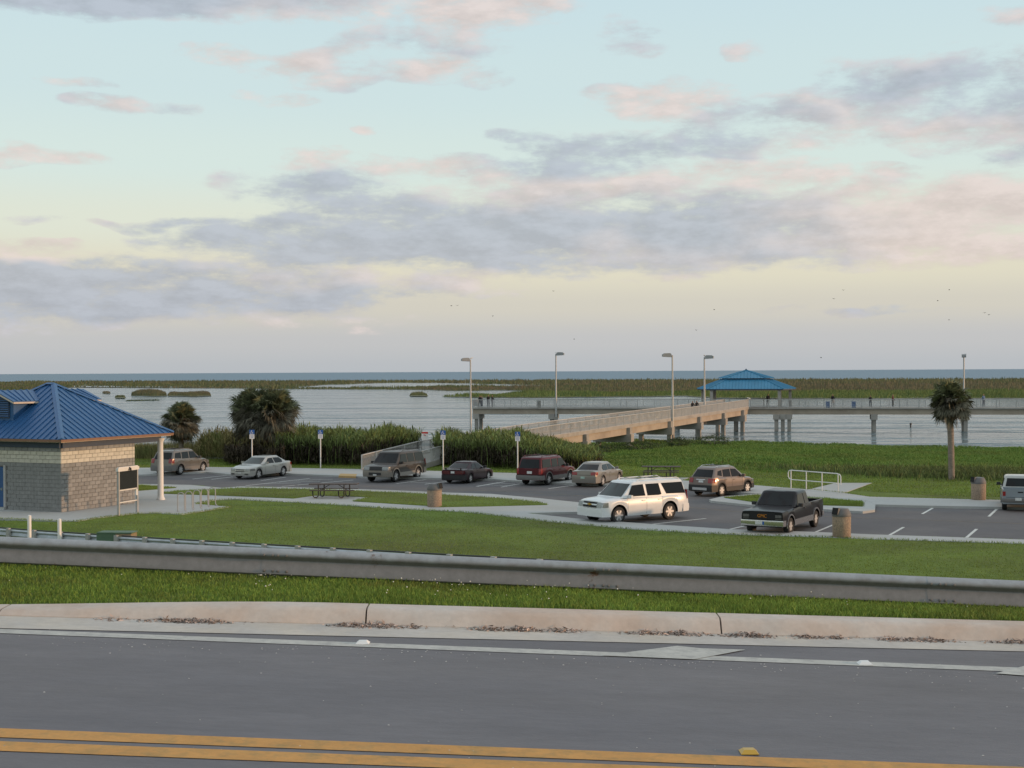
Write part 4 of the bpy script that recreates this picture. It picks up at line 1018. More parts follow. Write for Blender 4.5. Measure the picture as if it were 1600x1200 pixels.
m = MB(); m.lathe([(RWD / 2 - .02, z1_ - .215), (RWD / 2 - .02, z1_ - .01)], 20, (R1.x, R1.y, 0)); m.build('landing', 'concrete_pier', ramp_o)
def ramp_t(x):
    d = ray(x, 650); d2 = R2 - R1; n1 = Vector((d1.y, -d1.x, 0)) * (RWD / 2); a = R1 + n1
    t = -Vector((a.x, a.y, 0)).cross(Vector((d.x, d.y, 0))).z / d2.cross(Vector((d.x, d.y, 0))).z
    return t
for x in (914, 982, 1046, 1092, 1130, 1160):
    t = ramp_t(x); c = R1.lerp(R2, t); z = z1_ + (z2_ - z1_) * t
    bent(ramp_o, c, d1, z - .88, RWD + .9, 2, zb=-3.2, cap=(.9, .85))
    n1 = Vector((d1.y, -d1.x, 0)); m = MB(); q = c + n1 * (RWD / 2 + .05); m.box((q.x, q.y, z - .56), (.7, .5, .72), rz=math.atan2(d1.y, d1.x)); m.build('pilaster', 'concrete_pile', ramp_o)
# warning sign on the ramp railing
t_ = .26; c = R0.lerp(R1, t_); nn = Vector((-d0.y, d0.x, 0)); q = PY(664, 688, c.y + 1.0)
sg = thing('warning_sign', 'small white sign with red header fixed to the ramp railing', 'sign', (q.x, q.y, q.z), 0)
m = MB(); m.box((0, 0, .33), (.50, .015, .66)); m.build('plate', 'sign_white', sg)
m = MB(); m.box((0, -.011, .585), (.48, .006, .13)); m.build('red_header', 'sign_red', sg)
m = MB(); m.path([(-.10, -.012, .42), (.0, -.012, .40), (.06, -.012, .36)], .03, 6); m.build('red_mark', 'sign_red', sg)
m = MB(); m.box((0, .03, -.2), (.05, .04, 1.3)); m.build('post', 'rail_metal', sg)

# ------------------------------------------------------------------ lamp posts
def lamp(x, ytop, Y, zbase, hd, lb, taper=.11):
    top = PY(x, ytop, Y); H_ = top.z - zbase
    t = thing('lamp_post', lb, 'lamp post', (top.x, top.y, zbase), 0, 'pier lamp posts')
    m = MB(); m.tube((0, 0, 0), (0, 0, H_), taper * 1.25, taper * .8, 10); m.build('pole', 'rail_metal', t, smooth=40)
    m = MB(); m.box((0, 0, -.2), (.55, .55, .5)); m.build('bracket', 'concrete_pile', t)
    dx, dy = hd; an = math.atan2(dy, dx)
    m = MB(); m.tube((0, 0, H_ - .12), (dx * .3, dy * .3, H_ - .04), .05); m.build('arm', 'rail_metal', t)
    m = MB(); c, s_ = math.cos(an), math.sin(an)
    prof = [(.15, -.22), (1.15, -.16), (1.15, .10), (.95, .22), (.30, .24), (.15, .12)]
    pl = [(a * c + .28 * s_, a * s_ - .28 * c, H_ + b) for a, b in prof]
    m.extr(pl, (-.56 * s_, .56 * c, 0)); hdm = m.build('lamp_head', 'galvanised_old', t)
    m = MB(); m.add([((a * c + b * s_), (a * s_ - b * c), H_ - .235 + .06 * (a - .15)) for a, b in ((.2, .22), (1.1, .22), (1.1, -.22), (.2, -.22))], [(0, 1, 2, 3)]); m.build('lens', 'sign_white', hdm)
    return top
TOPS = []
TOPS.append(lamp(735.0, 562, 176, -1.4, (-1, -.3), 'lamp post at the dead end of the pier, head turned to the reeds'))
p = pier_at(868, 0); TOPS.append(lamp(868.5, 553, p.y - .35, .75, (1, -.2), 'tall lamp post on the pile cap between the pier end and the ramp'))
t = ramp_t(1050); c = R1.lerp(R2, t) + Vector((d1.y, -d1.x, 0)) * (RWD / 2 + .45); TOPS.append(lamp(1050.5, 555, c.y, z1_ + (z2_ - z1_) * t - 1.0, (-1, -.1), 'pale lamp post on the sunny side of the ramp'))
t = ramp_t(1108); c = R1.lerp(R2, t) - Vector((d1.y, -d1.x, 0)) * (RWD / 2 + .4); TOPS.append(lamp(1100.5, 558, c.y, z1_ + (z2_ - z1_) * t - .9, (1, -.3), 'slim lamp post on the lake side of the ramp before the shelter'))
p = pier_at(1506, PW); TOPS.append(lamp(1506, 556, p.y + .5, DZ - 1, (-.3, -1), 'lamp post rising from the pier behind the single palm'))

# ------------------------------------------------------------------ vehicles
def interp(pts, x): return float(np.interp(x, [p[0] for p in pts], [p[1] for p in pts]))
def text_mesh(txt, size, mat, parent, name, mtx):
    cu = bpy.data.curves.new(name, 'FONT'); cu.body = txt; cu.size = size; cu.extrude = 0.006; cu.align_x = 'CENTER'; cu.align_y = 'CENTER'
    tmp = bpy.data.objects.new(name, cu); COL.objects.link(tmp); dg = bpy.context.evaluated_depsgraph_get()
    me = bpy.data.meshes.new_from_object(tmp.evaluated_get(dg)); bpy.data.objects.remove(tmp)
    me.materials.clear(); me.materials.append(MATS[mat]); o = bpy.data.objects.new(name, me); link(o, parent); o.matrix_local = mtx; return o

def vehicle(c, name, label, near_rear, near_front, side, group='vehicles in the car park', cat='car', th=None):
    """near_rear / near_front: pixels where the two wheels on the seen side meet the tarmac; side +1 left, -1 right"""
    L, W = c['L'], c['W'] / 2; xf, xr = c['xf'], c['xr']; rw = c['rw']
    wb = xf - xr
    a = P(*near_rear, 0.006)
    if th is None:
        lo, hi = (R(20), R(100)) if side < 0 else (R(200), R(280))
        best = None
        for k in range(321):
            t = lo + (hi - lo) * k / 320; q = (a.x + math.cos(t) * wb, a.y + math.sin(t) * wb, 0.006)
            e = abs(proj(q)[0] - near_front[0])
            if best is None or e < best[0]: best = (e, t)
        th = best[1]
    fwd = Vector((math.cos(th), math.sin(th), 0)); lf = Vector((-fwd.y, fwd.x, 0))
    o = a - fwd * xr - lf * side * (W - .04)
    root = thing(name, label, cat, (o.x, o.y, 0.006), th, group)
    h2 = L / 2; body = c['paint']
    # ---- lower body
    def wid(x):
        w = W; e = .75
        if x > h2 - e: w *= 1 - c.get('nf', .15) * ((x - h2 + e) / e) ** 2.4
        if x < -h2 + e: w *= 1 - c.get('nr', .10) * ((-x - h2 + e) / e) ** 2.6
        return w
    def slant(x, z):
        e = .8; d = 0
        if x > h2 - e: d -= c.get('sf', .16) * ((x - h2 + e) / e) ** 2 * max(0, (z - .5) / .6) ** 2
        if x < -h2 + e: d += c.get('sr', .10) * ((-x - h2 + e) / e) ** 2 * max(0, (z - .6) / .5) ** 2
        return d
    Ra = rw + c.get('ag', .075)
    def bottom(x):
        z = c['sill']
        if x > h2 - .5: z = c['sill'] + .02
        for xw in (xf, xr):
            if abs(x - xw) < Ra: z = max(z, rw + math.sqrt(Ra * Ra - (x - xw) ** 2))
        return z
    xs = set(np.round(np.linspace(-h2, h2, 53), 4))
    for xw in (xf, xr):
        xs |= {round(xw + Ra * math.sin(t), 4) for t in np.linspace(-math.pi / 2, math.pi / 2, 17)}
        xs |= {round(xw - Ra - .004, 4), round(xw + Ra + .004, 4)}
    bed = c.get('bed')
    if bed: xs |= {bed, round(bed - .01, 4), round(-h2 + .07, 4), round(-h2 + .06, 4)}
    xs = sorted(x for x in xs if -h2 <= x <= h2)
    rings = []
    for x in xs:
        w = wid(x); zb = interp(c['belt'], x); zt = interp(c['top'], x); z0 = min(bottom(x), zb - .12); d = zb - z0
        pts = [(w * .955, z0), (w * .985, z0 + .22 * d), (w, z0 + .55 * d), (w * .992, z0 + .82 * d), (w * .955, zb - .005), (w * .86, zb + (zt - zb) * .55), (w * .45, zb + (zt - zb) * .93), (0, zt)]
        if bed and -h2 + .065 < x < bed: pts[4:] = [(w * .975, zb), (w * .90, zb), (w * .89, .72), (0, .72)]
        elif bed and x <= -h2 + .065: pts[4:] = [(w * .975, zb), (w * .90, zb), (w * .5, zb), (0, zb)]
        ring = [(x + slant(x, z), y, z) for y, z in pts] + [(x + slant(x, z), -y, z) for y, z in pts[-2::-1]]
        rings.append(ring)
    m = MB(); k = len(rings[0])
    for r_ in rings: m.v += r_
    for i in range(len(rings) - 1):
        for j in range(k - 1): m.f.append((i * k + j, (i + 1) * k + j, (i + 1) * k + j + 1, i * k + j + 1))
    m.f += [tuple(range(k)), tuple(range((len(rings) - 1) * k, len(rings) * k))]
    bo = m.build('body', body, root, smooth=38)
    m = MB(); m.box(((xf + xr) / 2 + 0, 0, c['sill'] + .16), (L - .5, W * 1.45, .34)); m.box((0, 0, rw + .18), (L - 1.0, W * 1.5, .45)); m.build('underbody', 'black_void', root)
    if c.get('clad'):
        for s_ in (-1, 1):
            m = MB()
            for (xa, xb) in ((xr + Ra + .03, xf - Ra - .03),):
                q = [(x_, s_ * (wid(x_) * .985 + .012), z_) for x_ in np.linspace(xa, xb, 4) for z_ in (c['sill'] - .01, c['sill'] + .24)]
                m.add(q + [(p[0], p[1] - s_ * .03, p[2]) for p in q], [(0, 2, 3, 1), (2, 4, 5, 3), (4, 6, 7, 5), (0, 1, 9, 8), (6, 14, 15, 7), (1, 3, 11, 9), (3, 5, 13, 11), (5, 7, 15, 13)])
            m.build('side_cladding', c['clad'], root)
    # arch lips
    for s_ in (-1, 1):
        for xw in (xf, xr):
            m = MB(); tt = np.linspace(R(-5), R(185), 15)
            for t in tt:
                for (rr, dy) in ((Ra - .008, .004), (Ra + c.get('lip', .035), .006), (Ra + c.get('lip', .035), -.02)):
                    x_ = xw + rr * math.cos(t); z_ = rw + rr * math.sin(t); m.v.append((x_, s_ * (min(wid(x_), W) * .992 + dy), z_))
            for i in range(len(tt) - 1):
                for j in range(2): m.f.append((i * 3 + j, (i + 1) * 3 + j, (i + 1) * 3 + j + 1, i * 3 + j + 1))
            m.build('arch_lip', c.get('lipmat', body), root, smooth=50)
    # ---- cabin
    xa, xb, xc, xd = c['cab']; zr_ = c['H']; wr = W * c.get('tum', .76); wbase = W * .945
    zf0, zr0 = interp(c['top'], xa) - .03, interp(c['belt'], xd) - .03
    zs0 = min(zf0, zr0)
    def fx(t): return xa + (xb - xa) * (t ** .92)
    def rx(t): return xd + (xc - xd) * (t ** 1.05)
    def hw(t): return wbase + (wr - wbase) * t
    def zz(t, u): return (zs0 + (zf0 - zs0) * u) * (1 - t) + (zr_ - .075) * t       # u 1 at the front
    bow = c.get('bow', .14)
    def ringpts(t, k=1.0, zadd=0.0):
        w = hw(t) * k; f, r_ = fx(t), rx(t); cf = .10; out = []
        for y in np.linspace(0, 1, 5)[:-1]: out.append((f + bow * (1 - y * y) * .6, w * y * .93, zz(t, 1)))
        out.append((f - .02, w * .95, zz(t, 1))); 
        for q in np.linspace(.04, .96, 7): out.append((f + (r_ - f) * q, w * (1 - .015 * (2 * q - 1) ** 4), zz(t, 1 - q)))
        out.append((r_ + .02, w * .95, zz(t, 0)))
        for y in np.linspace(1, 0, 5)[1:]: out.append((r_ - bow * .35 * (1 - y * y), w * y * .93, zz(t, 0)))
        out = [(x, y, z + zadd) for x, y, z in out]
        return out + [(x, -y, z) for x, y, z in out[-2:0:-1]]
    m = MB(); lv = [ringpts(t) for t in (0, .3, .6, .85, 1.0)]
    def inset(rg, k, kz):
        cx_ = (fx(1) + rx(1)) / 2; return [(cx_ + (x - cx_) * k, y * (k - .02), z + kz) for x, y, z in rg]
    lv += [inset(lv[-1], .96, .045), inset(lv[-1], .85, .068), inset(lv[-1], .45, .078)]
    k = len(lv[0])
    for r_ in lv: m.v += r_
    for i in range(len(lv) - 1):
        for j in range(k): m.f.append((i * k + j, i * k + (j + 1) % k, (i + 1) * k + (j + 1) % k, (i + 1) * k + j))
    m.f.append(tuple(range((len(lv) - 1) * k, len(lv) * k)))
    m.build('cabin', c.get('roofpaint', body), root, smooth=40)
    gl = c.get('glass', 'glass')
    # side glass: polygons (x, t) on each flank
    for s_ in (-1, 1):
        for poly in c['win']:
            pts = [(x_, s_ * (hw(t) + .004), zz(t, (x_ - rx(t)) / (fx(t) - rx(t)))) for x_, t in poly]
            m = MB(); m.extr(pts, (0, s_ * .008, .002)); m.build('side_window', gl, root)
    def glass_end(front, u0, t0, t1, name):
        m = MB(); us = np.linspace(-u0, u0, 9); ts = np.linspace(t0, t1, 4)
        for off in (.004, .014):
            for t in ts:
                for u in us:
                    kx = 1 - .07 * abs(u)
                    if front: p = (fx(t) + bow * .6 * (1 - u * u) + off, hw(t) * u * .93, zz(t, 1) + off * .5)
                    else: p = (rx(t) - bow * .35 * (1 - u * u) - off, hw(t) * u * .93, zz(t, 0) + off * .3)
                    m.v.append(p)
        nu, nt = len(us), len(ts)
        for b in (0, 1):
            for i in range(nt - 1):
                for j in range(nu - 1): m.f.append(tuple(b * nu * nt + q for q in (i * nu + j, i * nu + j + 1, (i + 1) * nu + j + 1, (i + 1) * nu + j)))
        edge = [j for j in range(nu)] + [i * nu + nu - 1 for i in range(1, nt)] + [(nt - 1) * nu + j for j in range(nu - 2, -1, -1)] + [i * nu for i in range(nt - 2, 0, -1)]
        for q in range(len(edge)): a_, b_ = edge[q], edge[(q + 1) % len(edge)]; m.f.append((a_, b_, b_ + nu * nt, a_ + nu * nt))
        return m.build(name, c.get('wglass', gl) if front else gl, root, smooth=40)
    ws = glass_end(True, .93, .10, .93, 'windshield')
    rt0, rt1 = c.get('rwin', (.12, .88)); glass_end(False, .88, rt0, rt1, 'rear_window')
    # ---- doors: gaps and handles
    for s_ in (-1, 1):
        for xg in c['doors']:
            m = MB(); z_0, z_1 = max(c['sill'] + .05, bottom(xg) + .01), interp(c['belt'], xg) - .02; q = []
            for i in range(5):
                z_ = z_0 + (z_1 - z_0) * i / 4; dd = (z_ - bottom(xg)) / (interp(c['belt'], xg) - bottom(xg)); yy = wid(xg) * np.interp(dd, [0, .22, .55, .82, 1], [.955, .985, 1, .992, .955])
                q += [(xg - .006, s_ * (yy + .0035), z_), (xg + .006, s_ * (yy + .0035), z_)]
            m.add(q, [(2 * i, 2 * i + 1, 2 * i + 3, 2 * i + 2) for i in range(4)]); m.build('door_gap', 'black_void', root)
        for xg in c['handles']:
            m = MB(); m.box((xg, s_ * (W + .012), interp(c['belt'], xg) - .13), (.19, .035, .035)); m.build('door_handle', c.get('hmat', body), root)
        mm = thing_part = MB(); xm = xa - .42 + c.get('mx', 0); zm = interp(c['belt'], xm) + .10
        mm.box((xm, s_ * (W + .09), zm), (.10, .20, .15)); mm.box((xm + .05, s_ * (W + .08), zm), (.06, .15, .11)); mm.box((xm + .02, s_ * (W + .0), zm - .04), (.06, .10, .05)); mm.build('mirror', c.get('mmat', body), root)
    # ---- ends
    X0 = h2
    def fpt(y, z, o_=.006): return (X0 + slant(X0, z) + o_, y, z)
    wfr = wid(h2)
    def panel(name, y0, y1, z0, z1, mat, parent=root, front=True, o_=.006, th_=.03):
        m = MB(); sx = 1 if front else -1
        def pt(y, z, e): return (sx * (h2 + e) + slant(sx * h2, z), y, z)
        q = [pt(y, z, e) for e in (-th_, o_) for (y, z) in ((y0, z0), (y1, z0), (y1, z1), (y0, z1))]
        m.add(q, [(3, 2, 1, 0), (4, 5, 6, 7), (0, 1, 5, 4), (1, 2, 6, 5), (2, 3, 7, 6), (3, 0, 4, 7)]); return m.build(name, mat, parent)
    for (nm, y0, y1, z0, z1, mt, o_) in c['front']:
        ys = [(y0, y1)] if y0 < 0 else [(y0, y1), (-y1, -y0)]
        for (a_, b_) in ys: panel(nm, a_ * wfr, b_ * wfr, z0, z1, mt, o_=o_)
    for (nm, y0, y1, z0, z1, mt, o_) in c['rear']:
        ys = [(y0, y1)] if y0 < 0 else [(y0, y1), (-y1, -y0)]
        wrr = wid(-h2)
        for (a_, b_) in ys: panel(nm, a_ * wrr, b_ * wrr, z0, z1, mt, front=False, o_=o_)
    def corner(name, front, yi, ln, z0, z1, mat):
        """a lamp wrapped round the corner of the body"""
        sx = 1 if front else -1; wE = wid(sx * h2)
        for s_ in (-1, 1):
            m = MB(); q = []
            for z in (z0, (z0 + z1) / 2, z1):
                e = h2 + slant(sx * h2, z) * sx
                xs2 = h2 - ln
                q += [(sx * (e + .012), s_ * wE * yi, z), (sx * (e + .010), s_ * (wE * .955), z), (sx * (e - .035), s_ * (wid(sx * (h2 - .05)) + .012), z), (sx * xs2, s_ * (wid(sx * xs2) + .012), z), (sx * xs2, s_ * (wid(sx * xs2) - .05), z), (sx * (e - .06), s_ * wE * yi, z)]
            f = []
            for i in (0, 1):
                for j in range(6): f.append((i * 6 + j, i * 6 + (j + 1) % 6, (i + 1) * 6 + (j + 1) % 6, (i + 1) * 6 + j))
            f += [tuple(range(6)), tuple(range(12, 18))]; m.add(q, f); m.build(name, mat, root)
    if c.get('head'): corner('headlight', True, *c['head'])
    if c.get('tail'): corner('taillight', False, *c['tail'])
    # ---- bumpers as shaped bars
    def bumper(front, z0, z1, mat, out=.05, ln=.45):
        sx = 1 if front else -1; m = MB(); q = []
        ys = np.linspace(-1, 1, 11)
        wE = wid(sx * h2)
        for z, k_ in ((z0, .6), ((z0 + z1) / 2, 1), (z1, .75)):
            q += [(sx * (h2 - ln), -wid(sx * (h2 - ln)) - .012, z)] + [(sx * (h2 + out * k_ - .05 * abs(y) ** 3), y * (wE + .02), z) for y in ys] + [(sx * (h2 - ln), wid(sx * (h2 - ln)) + .012, z)]
        n_ = 13; f = []
        for i in (0, 1):
            for j in range(n_ - 1): f.append((i * n_ + j, i * n_ + j + 1, (i + 1) * n_ + j + 1, (i + 1) * n_ + j))
        f += [tuple(range(n_)), tuple(range(2 * n_, 3 * n_))]; m.add(q, f); m.build('bumper', mat, root, smooth=40)
    if c.get('fb'): bumper(True, *c['fb'])
    if c.get('rb'): bumper(False, *c['rb'])
    # ---- wheels
    rr = c.get('rim', .68) * rw
    tp = MB(); hw_ = .115; tp.lathe([(rr * .9, -hw_), (rw * .93, -hw_), (rw * .985, -hw_ * .75), (rw, -hw_ * .3), (rw, hw_ * .3), (rw * .985, hw_ * .75), (rw * .93, hw_), (rr * .9, hw_), (rr * .86, hw_ * .5)], 28, (0, 0, 0), 'y')
    rm = MB(); rm.lathe([(rr * 1.0, .105), (rr * .93, .120), (rr * .86, .06), (rr * .3, .045), (.01, .045)], 28, (0, 0, 0), 'y')
    rs = MB(); ns = c.get('spokes', 5)
    for i in range(ns):
        t = 2 * math.pi * i / ns; ct, st = math.cos(t), math.sin(t); n2 = (-st, ct)
        q = []
        for yy in (.05, .112):
            for rad, w_ in ((.02, .05), (rr * .93, .034)):
                for sgn in (-1, 1): q.append((ct * rad + n2[0] * w_ * sgn, yy, st * rad + n2[1] * w_ * sgn))
        rs.add(q, [(0, 1, 3, 2), (4, 6, 7, 5), (0, 4, 5, 1), (2, 3, 7, 6), (0, 2, 6, 4), (1, 5, 7, 3)])
    rs.lathe([(.07, .10), (.06, .118), (.01, .118)], 12, (0, 0, 0), 'y')
    first = None
    for xw in (xf, xr):
        for s_ in (-1, 1):
            if first is None:
                wh = tp.build('wheel', 'tyre', root, smooth=40); b_ = rm.build('rim', c.get('rimdark', 'trim_grey'), wh, smooth=40); d_ = rs.build('spokes', 'alloy', wh, smooth=35); first = (wh.data, b_.data, d_.data)
            else:
                wh = bpy.data.objects.new('wheel', first[0]); link(wh, root)
                link(bpy.data.objects.new('rim', first[1]), wh); link(bpy.data.objects.new('spokes', first[2]), wh)
            wh.location = (xw, s_ * (W - .145), rw); wh.rotation_euler = (0, 0, 0 if s_ > 0 else math.pi)
    if c.get('rails'):
        xa_, xb_ = c['rails']
        for s_ in (-1, 1):
            m = MB(); y = s_ * (wr - .10); z = zr_ - .01
            m.path([(xa_, y, z), (xa_ - .15, y, z + .065), (xb_ + .15, y, z + .065), (xb_, y, z)], .022, 6); m.build('roof_rail', c.get('railmat', 'trim_grey'), root)
        for xq in (xa_ - .45, (xa_ + xb_) / 2, xb_ + .4):
            m = MB(); m.box((xq, 0, zr_ + .062), (.05, 2 * (wr - .10), .02)); m.build('roof_bar', 'trim_black', root)
    for ex in c.get('extra', []): ex(root, dict(h2=h2, W=W, zz=zz, fx=fx, hw=hw, slant=slant, wid=wid))
    return root

def sw(pts): return pts
# ---- large white estate utility
def bowtie(root, k):
    m = MB(); x = k['h2'] + k['slant'](k['h2'], .92) + .046; z = .92
    m.extr([(x, -.15, z - .02), (x, -.055, z - .02), (x, -.05, z - .05), (x, .065, z - .05), (x, .06, z - .02), (x, .15, z - .02), (x, .14, z + .025), (x, .05, z + .025), (x, .045, z + .055), (x, -.06, z + .055), (x, -.055, z + .025), (x, -.16, z + .025)], (.012, 0, 0)); m.build('emblem', 'gold', root)
big = dict(L=5.40, W=2.0, H=1.92, xf=1.72, xr=-1.46, rw=.40, sill=.34, paint='car_white', ag=.12, lip=.03, nf=.13, nr=.07, sf=.12, sr=.05,
           belt=[(-2.83, 1.14), (-2.4, 1.16), (1.2, 1.14), (2.3, 1.08), (2.83, .98)], top=[(-2.83, 1.2), (1.3, 1.22), (1.6, 1.20), (2.5, 1.12), (2.75, 1.06), (2.83, 1.0)],
           cab=(1.52, .74, -2.42, -2.62), tum=.79, bow=.16, wglass='glass_light',
           win=[[(1.14, .10), (.80, .84), (.12, .88), (.06, .10)], [(-.08, .10), (-.04, .88), (-.86, .88), (-.96, .14), (-.80, .10)], [(-1.28, .16), (-1.02, .88), (-2.36, .88), (-2.48, .14)]],
           doors=[1.18, .02, -1.0], handles=[.22, -.80], front=[('grille', -.56, .56, .955, 1.03, 'black_void', .016), ('grille', -.54, .54, .79, .885, 'black_void', .03), ('grille_bar', -.58, .58, .89, .95, 'car_white', .04),
           ('lower_intake', -.55, .55, .40, .50, 'trim_grey', .012), ('fog_lamp', .60, .72, .52, .60, 'black_void', .03)],
           rear=[('license_plate', -.18, .18, .80, .94, 'plate', .01)], head=(.54, .34, .80, 1.02, 'light_clear'), tail=(.84, .12, .95, 1.38, 'light_red'), fb=(.36, .74, 'car_white', .07, .42), rb=(.36, .72, 'car_white', .09, .40),
           rails=(.40, -2.3), railmat='car_white', rim=.70, spokes=6, extra=[bowtie], mx=0.0)
vehicle(big, 'parked_car', 'long white sport utility wagon with roof rails parked nose to the path', (1046.5, 811.8), (967, 815), 1)
# ---- black pickup
def gm(root, k):
    x = k['h2'] + k['slant'](k['h2'], .86) + .022
    text_mesh('GMC', .19, 'light_amber', root, 'lettering', Matrix.Translation((x, 0, .86)) @ Matrix.Rotation(R(90), 4, 'Z') @ Matrix.Rotation(R(90), 4, 'X'))
pick = dict(L=5.5, W=1.95, H=1.78, xf=1.75, xr=-1.72, rw=.375, sill=.38, paint='car_black', ag=.10, lip=.05, lipmat='chrome', nf=.05, nr=.03, sf=.06, sr=.0,
            belt=[(-2.75, 1.20), (-.9, 1.20), (1.0, 1.10), (2.5, 1.06), (2.75, 1.03)], top=[(-2.75, 1.2), (.9, 1.16), (1.2, 1.17), (2.5, 1.10), (2.75, 1.06)], bed=-1.02,
            cab=(1.22, .56, -.78, -.92), tum=.80, bow=.10, win=[[(.80, .08), (.52, .86), (-.10, .88), (-.14, .08)], [(-.26, .10), (-.22, .88), (-.70, .88), (-.76, .10)]],
            doors=[1.12, -.20], handles=[-.02], front=[('grille', -.60, .60, .74, 1.0, 'black_void', .012), ('headlight', .63, .93, .80, .92, 'light_dark', .02), ('side_lamp', .63, .93, .73, .765, 'light_dark', .02), ('license_plate', -.30, .04, .50, .64, 'plate', .085), ('plate_edge', .045, .12, .50, .64, 'sign_blue', .083)],
            rear=[('taillight', .84, .98, .78, 1.16, 'light_red', .012), ('license_plate', -.16, .16, .56, .70, 'plate', .05)], fb=(.44, .68, 'chrome', .075, .30), rb=(.46, .66, 'chrome', .10, .2), rim=.62, spokes=6, clad='chrome', extra=[gm], mmat='trim_black', hmat='trim_black')
vehicle(pick, 'pickup_truck', 'older black extended cab pickup with chrome bumper beside a litter bin', (1275, 823.3), (1235.5, 829), 1, cat='pickup')
pick2 = dict(pick); pick2.update(paint='car_bluegrey', roofpaint='car_silver', lipmat='car_bluegrey', extra=[], clad=None, L=4.9, W=1.78, H=1.68, xf=1.45, xr=-1.42, rw=.35, bed=-.95,
             belt=[(-2.45, 1.10), (-.9, 1.10), (1.0, 1.05), (2.45, .98)], top=[(-2.45, 1.1), (.9, 1.1), (1.2, 1.1), (2.45, 1.0)], cab=(1.12, .5, -.72, -.86), rb=(.46, .66, 'trim_grey', .10, .2),
             rear=[('taillight', .82, .98, .78, 1.0, 'light_red', .02), ('license_plate', -.05, .30, .56, .70, 'plate', .112), ('tailgate_handle', -.14, .16, .94, 1.0, 'black_void', .012), ('tailgate_gap', -.8, .8, .71, .725, 'black_void', .008)])
vehicle(pick2, 'pickup_truck', 'blue-grey small pickup seen from behind at the edge of the bays', (1622, 797.5), (1640, 792), -1, cat='pickup', th=R(72))
# ---- dark grey and tan utility wagon
exp = dict(L=5.2, W=2.0, H=1.92, xf=1.60, xr=-1.42, rw=.385, sill=.36, paint='car_grey', ag=.09, lip=.07, lipmat='car_tan', nf=.10, nr=.07, sf=.10, sr=.06,
           belt=[(-2.6, 1.14), (1.1, 1.12), (2.3, 1.06), (2.6, .98)], top=[(-2.6, 1.2), (1.1, 1.2), (1.45, 1.18), (2.4, 1.10), (2.6, 1.03)], cab=(1.45, .70, -2.28, -2.52), tum=.80,
           win=[[(1.08, .10), (.74, .85), (.08, .88), (.02, .10)], [(-.10, .10), (-.06, .88), (-.92, .88), (-.98, .10)], [(-1.12, .12), (-1.08, .88), (-2.22, .88), (-2.36, .12)]], doors=[1.02, -.04, -1.04], handles=[.16, -.84],
           front=[('grille', -.46, .46, .82, 1.02, 'trim_black', .012), ('lower_intake', -.50, .50, .50, .66, 'trim_black', .09), ('license_plate', -.14, .14, .46, .56, 'plate', .10)], rear=[('license_plate', -.18, .18, .85, 1.0, 'plate', .01)],
           head=(.52, .26, .80, 1.02, 'light_clear'), tail=(.80, .16, .90, 1.3, 'light_red'), fb=(.38, .78, 'car_tan', .08, .42), rb=(.38, .74, 'car_tan', .08, .42), rails=(.35, -2.1), railmat='trim_black', rim=.66, spokes=5, clad='car_tan', glass='glass', mmat='trim_black')
vehicle(exp, 'parked_car', 'dark grey sport utility wagon with tan lower trim in front of the ramp', (653.5, 748), (619, 751.3), 1)
# ---- plum coupe
def spoiler(root, k):
    m = MB(); m.box((-k['h2'] + .14, 0, .985), (.20, k['W'] * 1.55, .03)); 
    for s_ in (-1, 1): m.box((-k['h2'] + .16, s_ * k['W'] * .62, .94), (.12, .05, .09))
    m.build('spoiler', 'car_plum', root)
cpe = dict(L=4.38, W=1.71, H=1.33, xf=1.36, xr=-1.22, rw=.30, sill=.22, paint='car_plum', ag=.055, lip=.012, nf=.16, nr=.12, sf=.28, sr=.10,
           belt=[(-2.19, .86), (-1.6, .90), (.7, .84), (1.6, .74), (2.19, .60)], top=[(-2.19, .90), (-1.5, .95), (.5, .90), (.95, .88), (1.7, .78), (2.0, .68), (2.19, .62)], cab=(.98, .18, -.75, -1.62), tum=.70, bow=.14,
           win=[[(.55, .10), (.10, .84), (-.32, .88), (-.38, .10)], [(-.46, .10), (-.40, .88), (-.72, .82), (-1.12, .12)]], doors=[.72, -.42], handles=[-.30], front=[('grille', -.4, .4, .44, .52, 'black_void', .01)],
           rear=[('license_plate', -.19, .14, .66, .79, 'plate', .012), ('taillight', .26, .96, .62, .82, 'light_maroon', .010), ('bumper_strip', -.96, .96, .50, .53, 'trim_black', .06)], head=(.55, .25, .52, .62, 'light_clear'), tail=(.80, .18, .64, .82, 'light_maroon'), fb=(.22, .50, 'car_plum', .05, .4), rb=(.24, .54, 'trim_black', .06, .36), rim=.68, spokes=5, extra=[spoiler], mmat='trim_black')
vehicle(cpe, 'parked_car', 'low dark plum coupe with small boot spoiler parked nose to the reeds', (735.5, 754.8), (763.5, 751.2), -1)
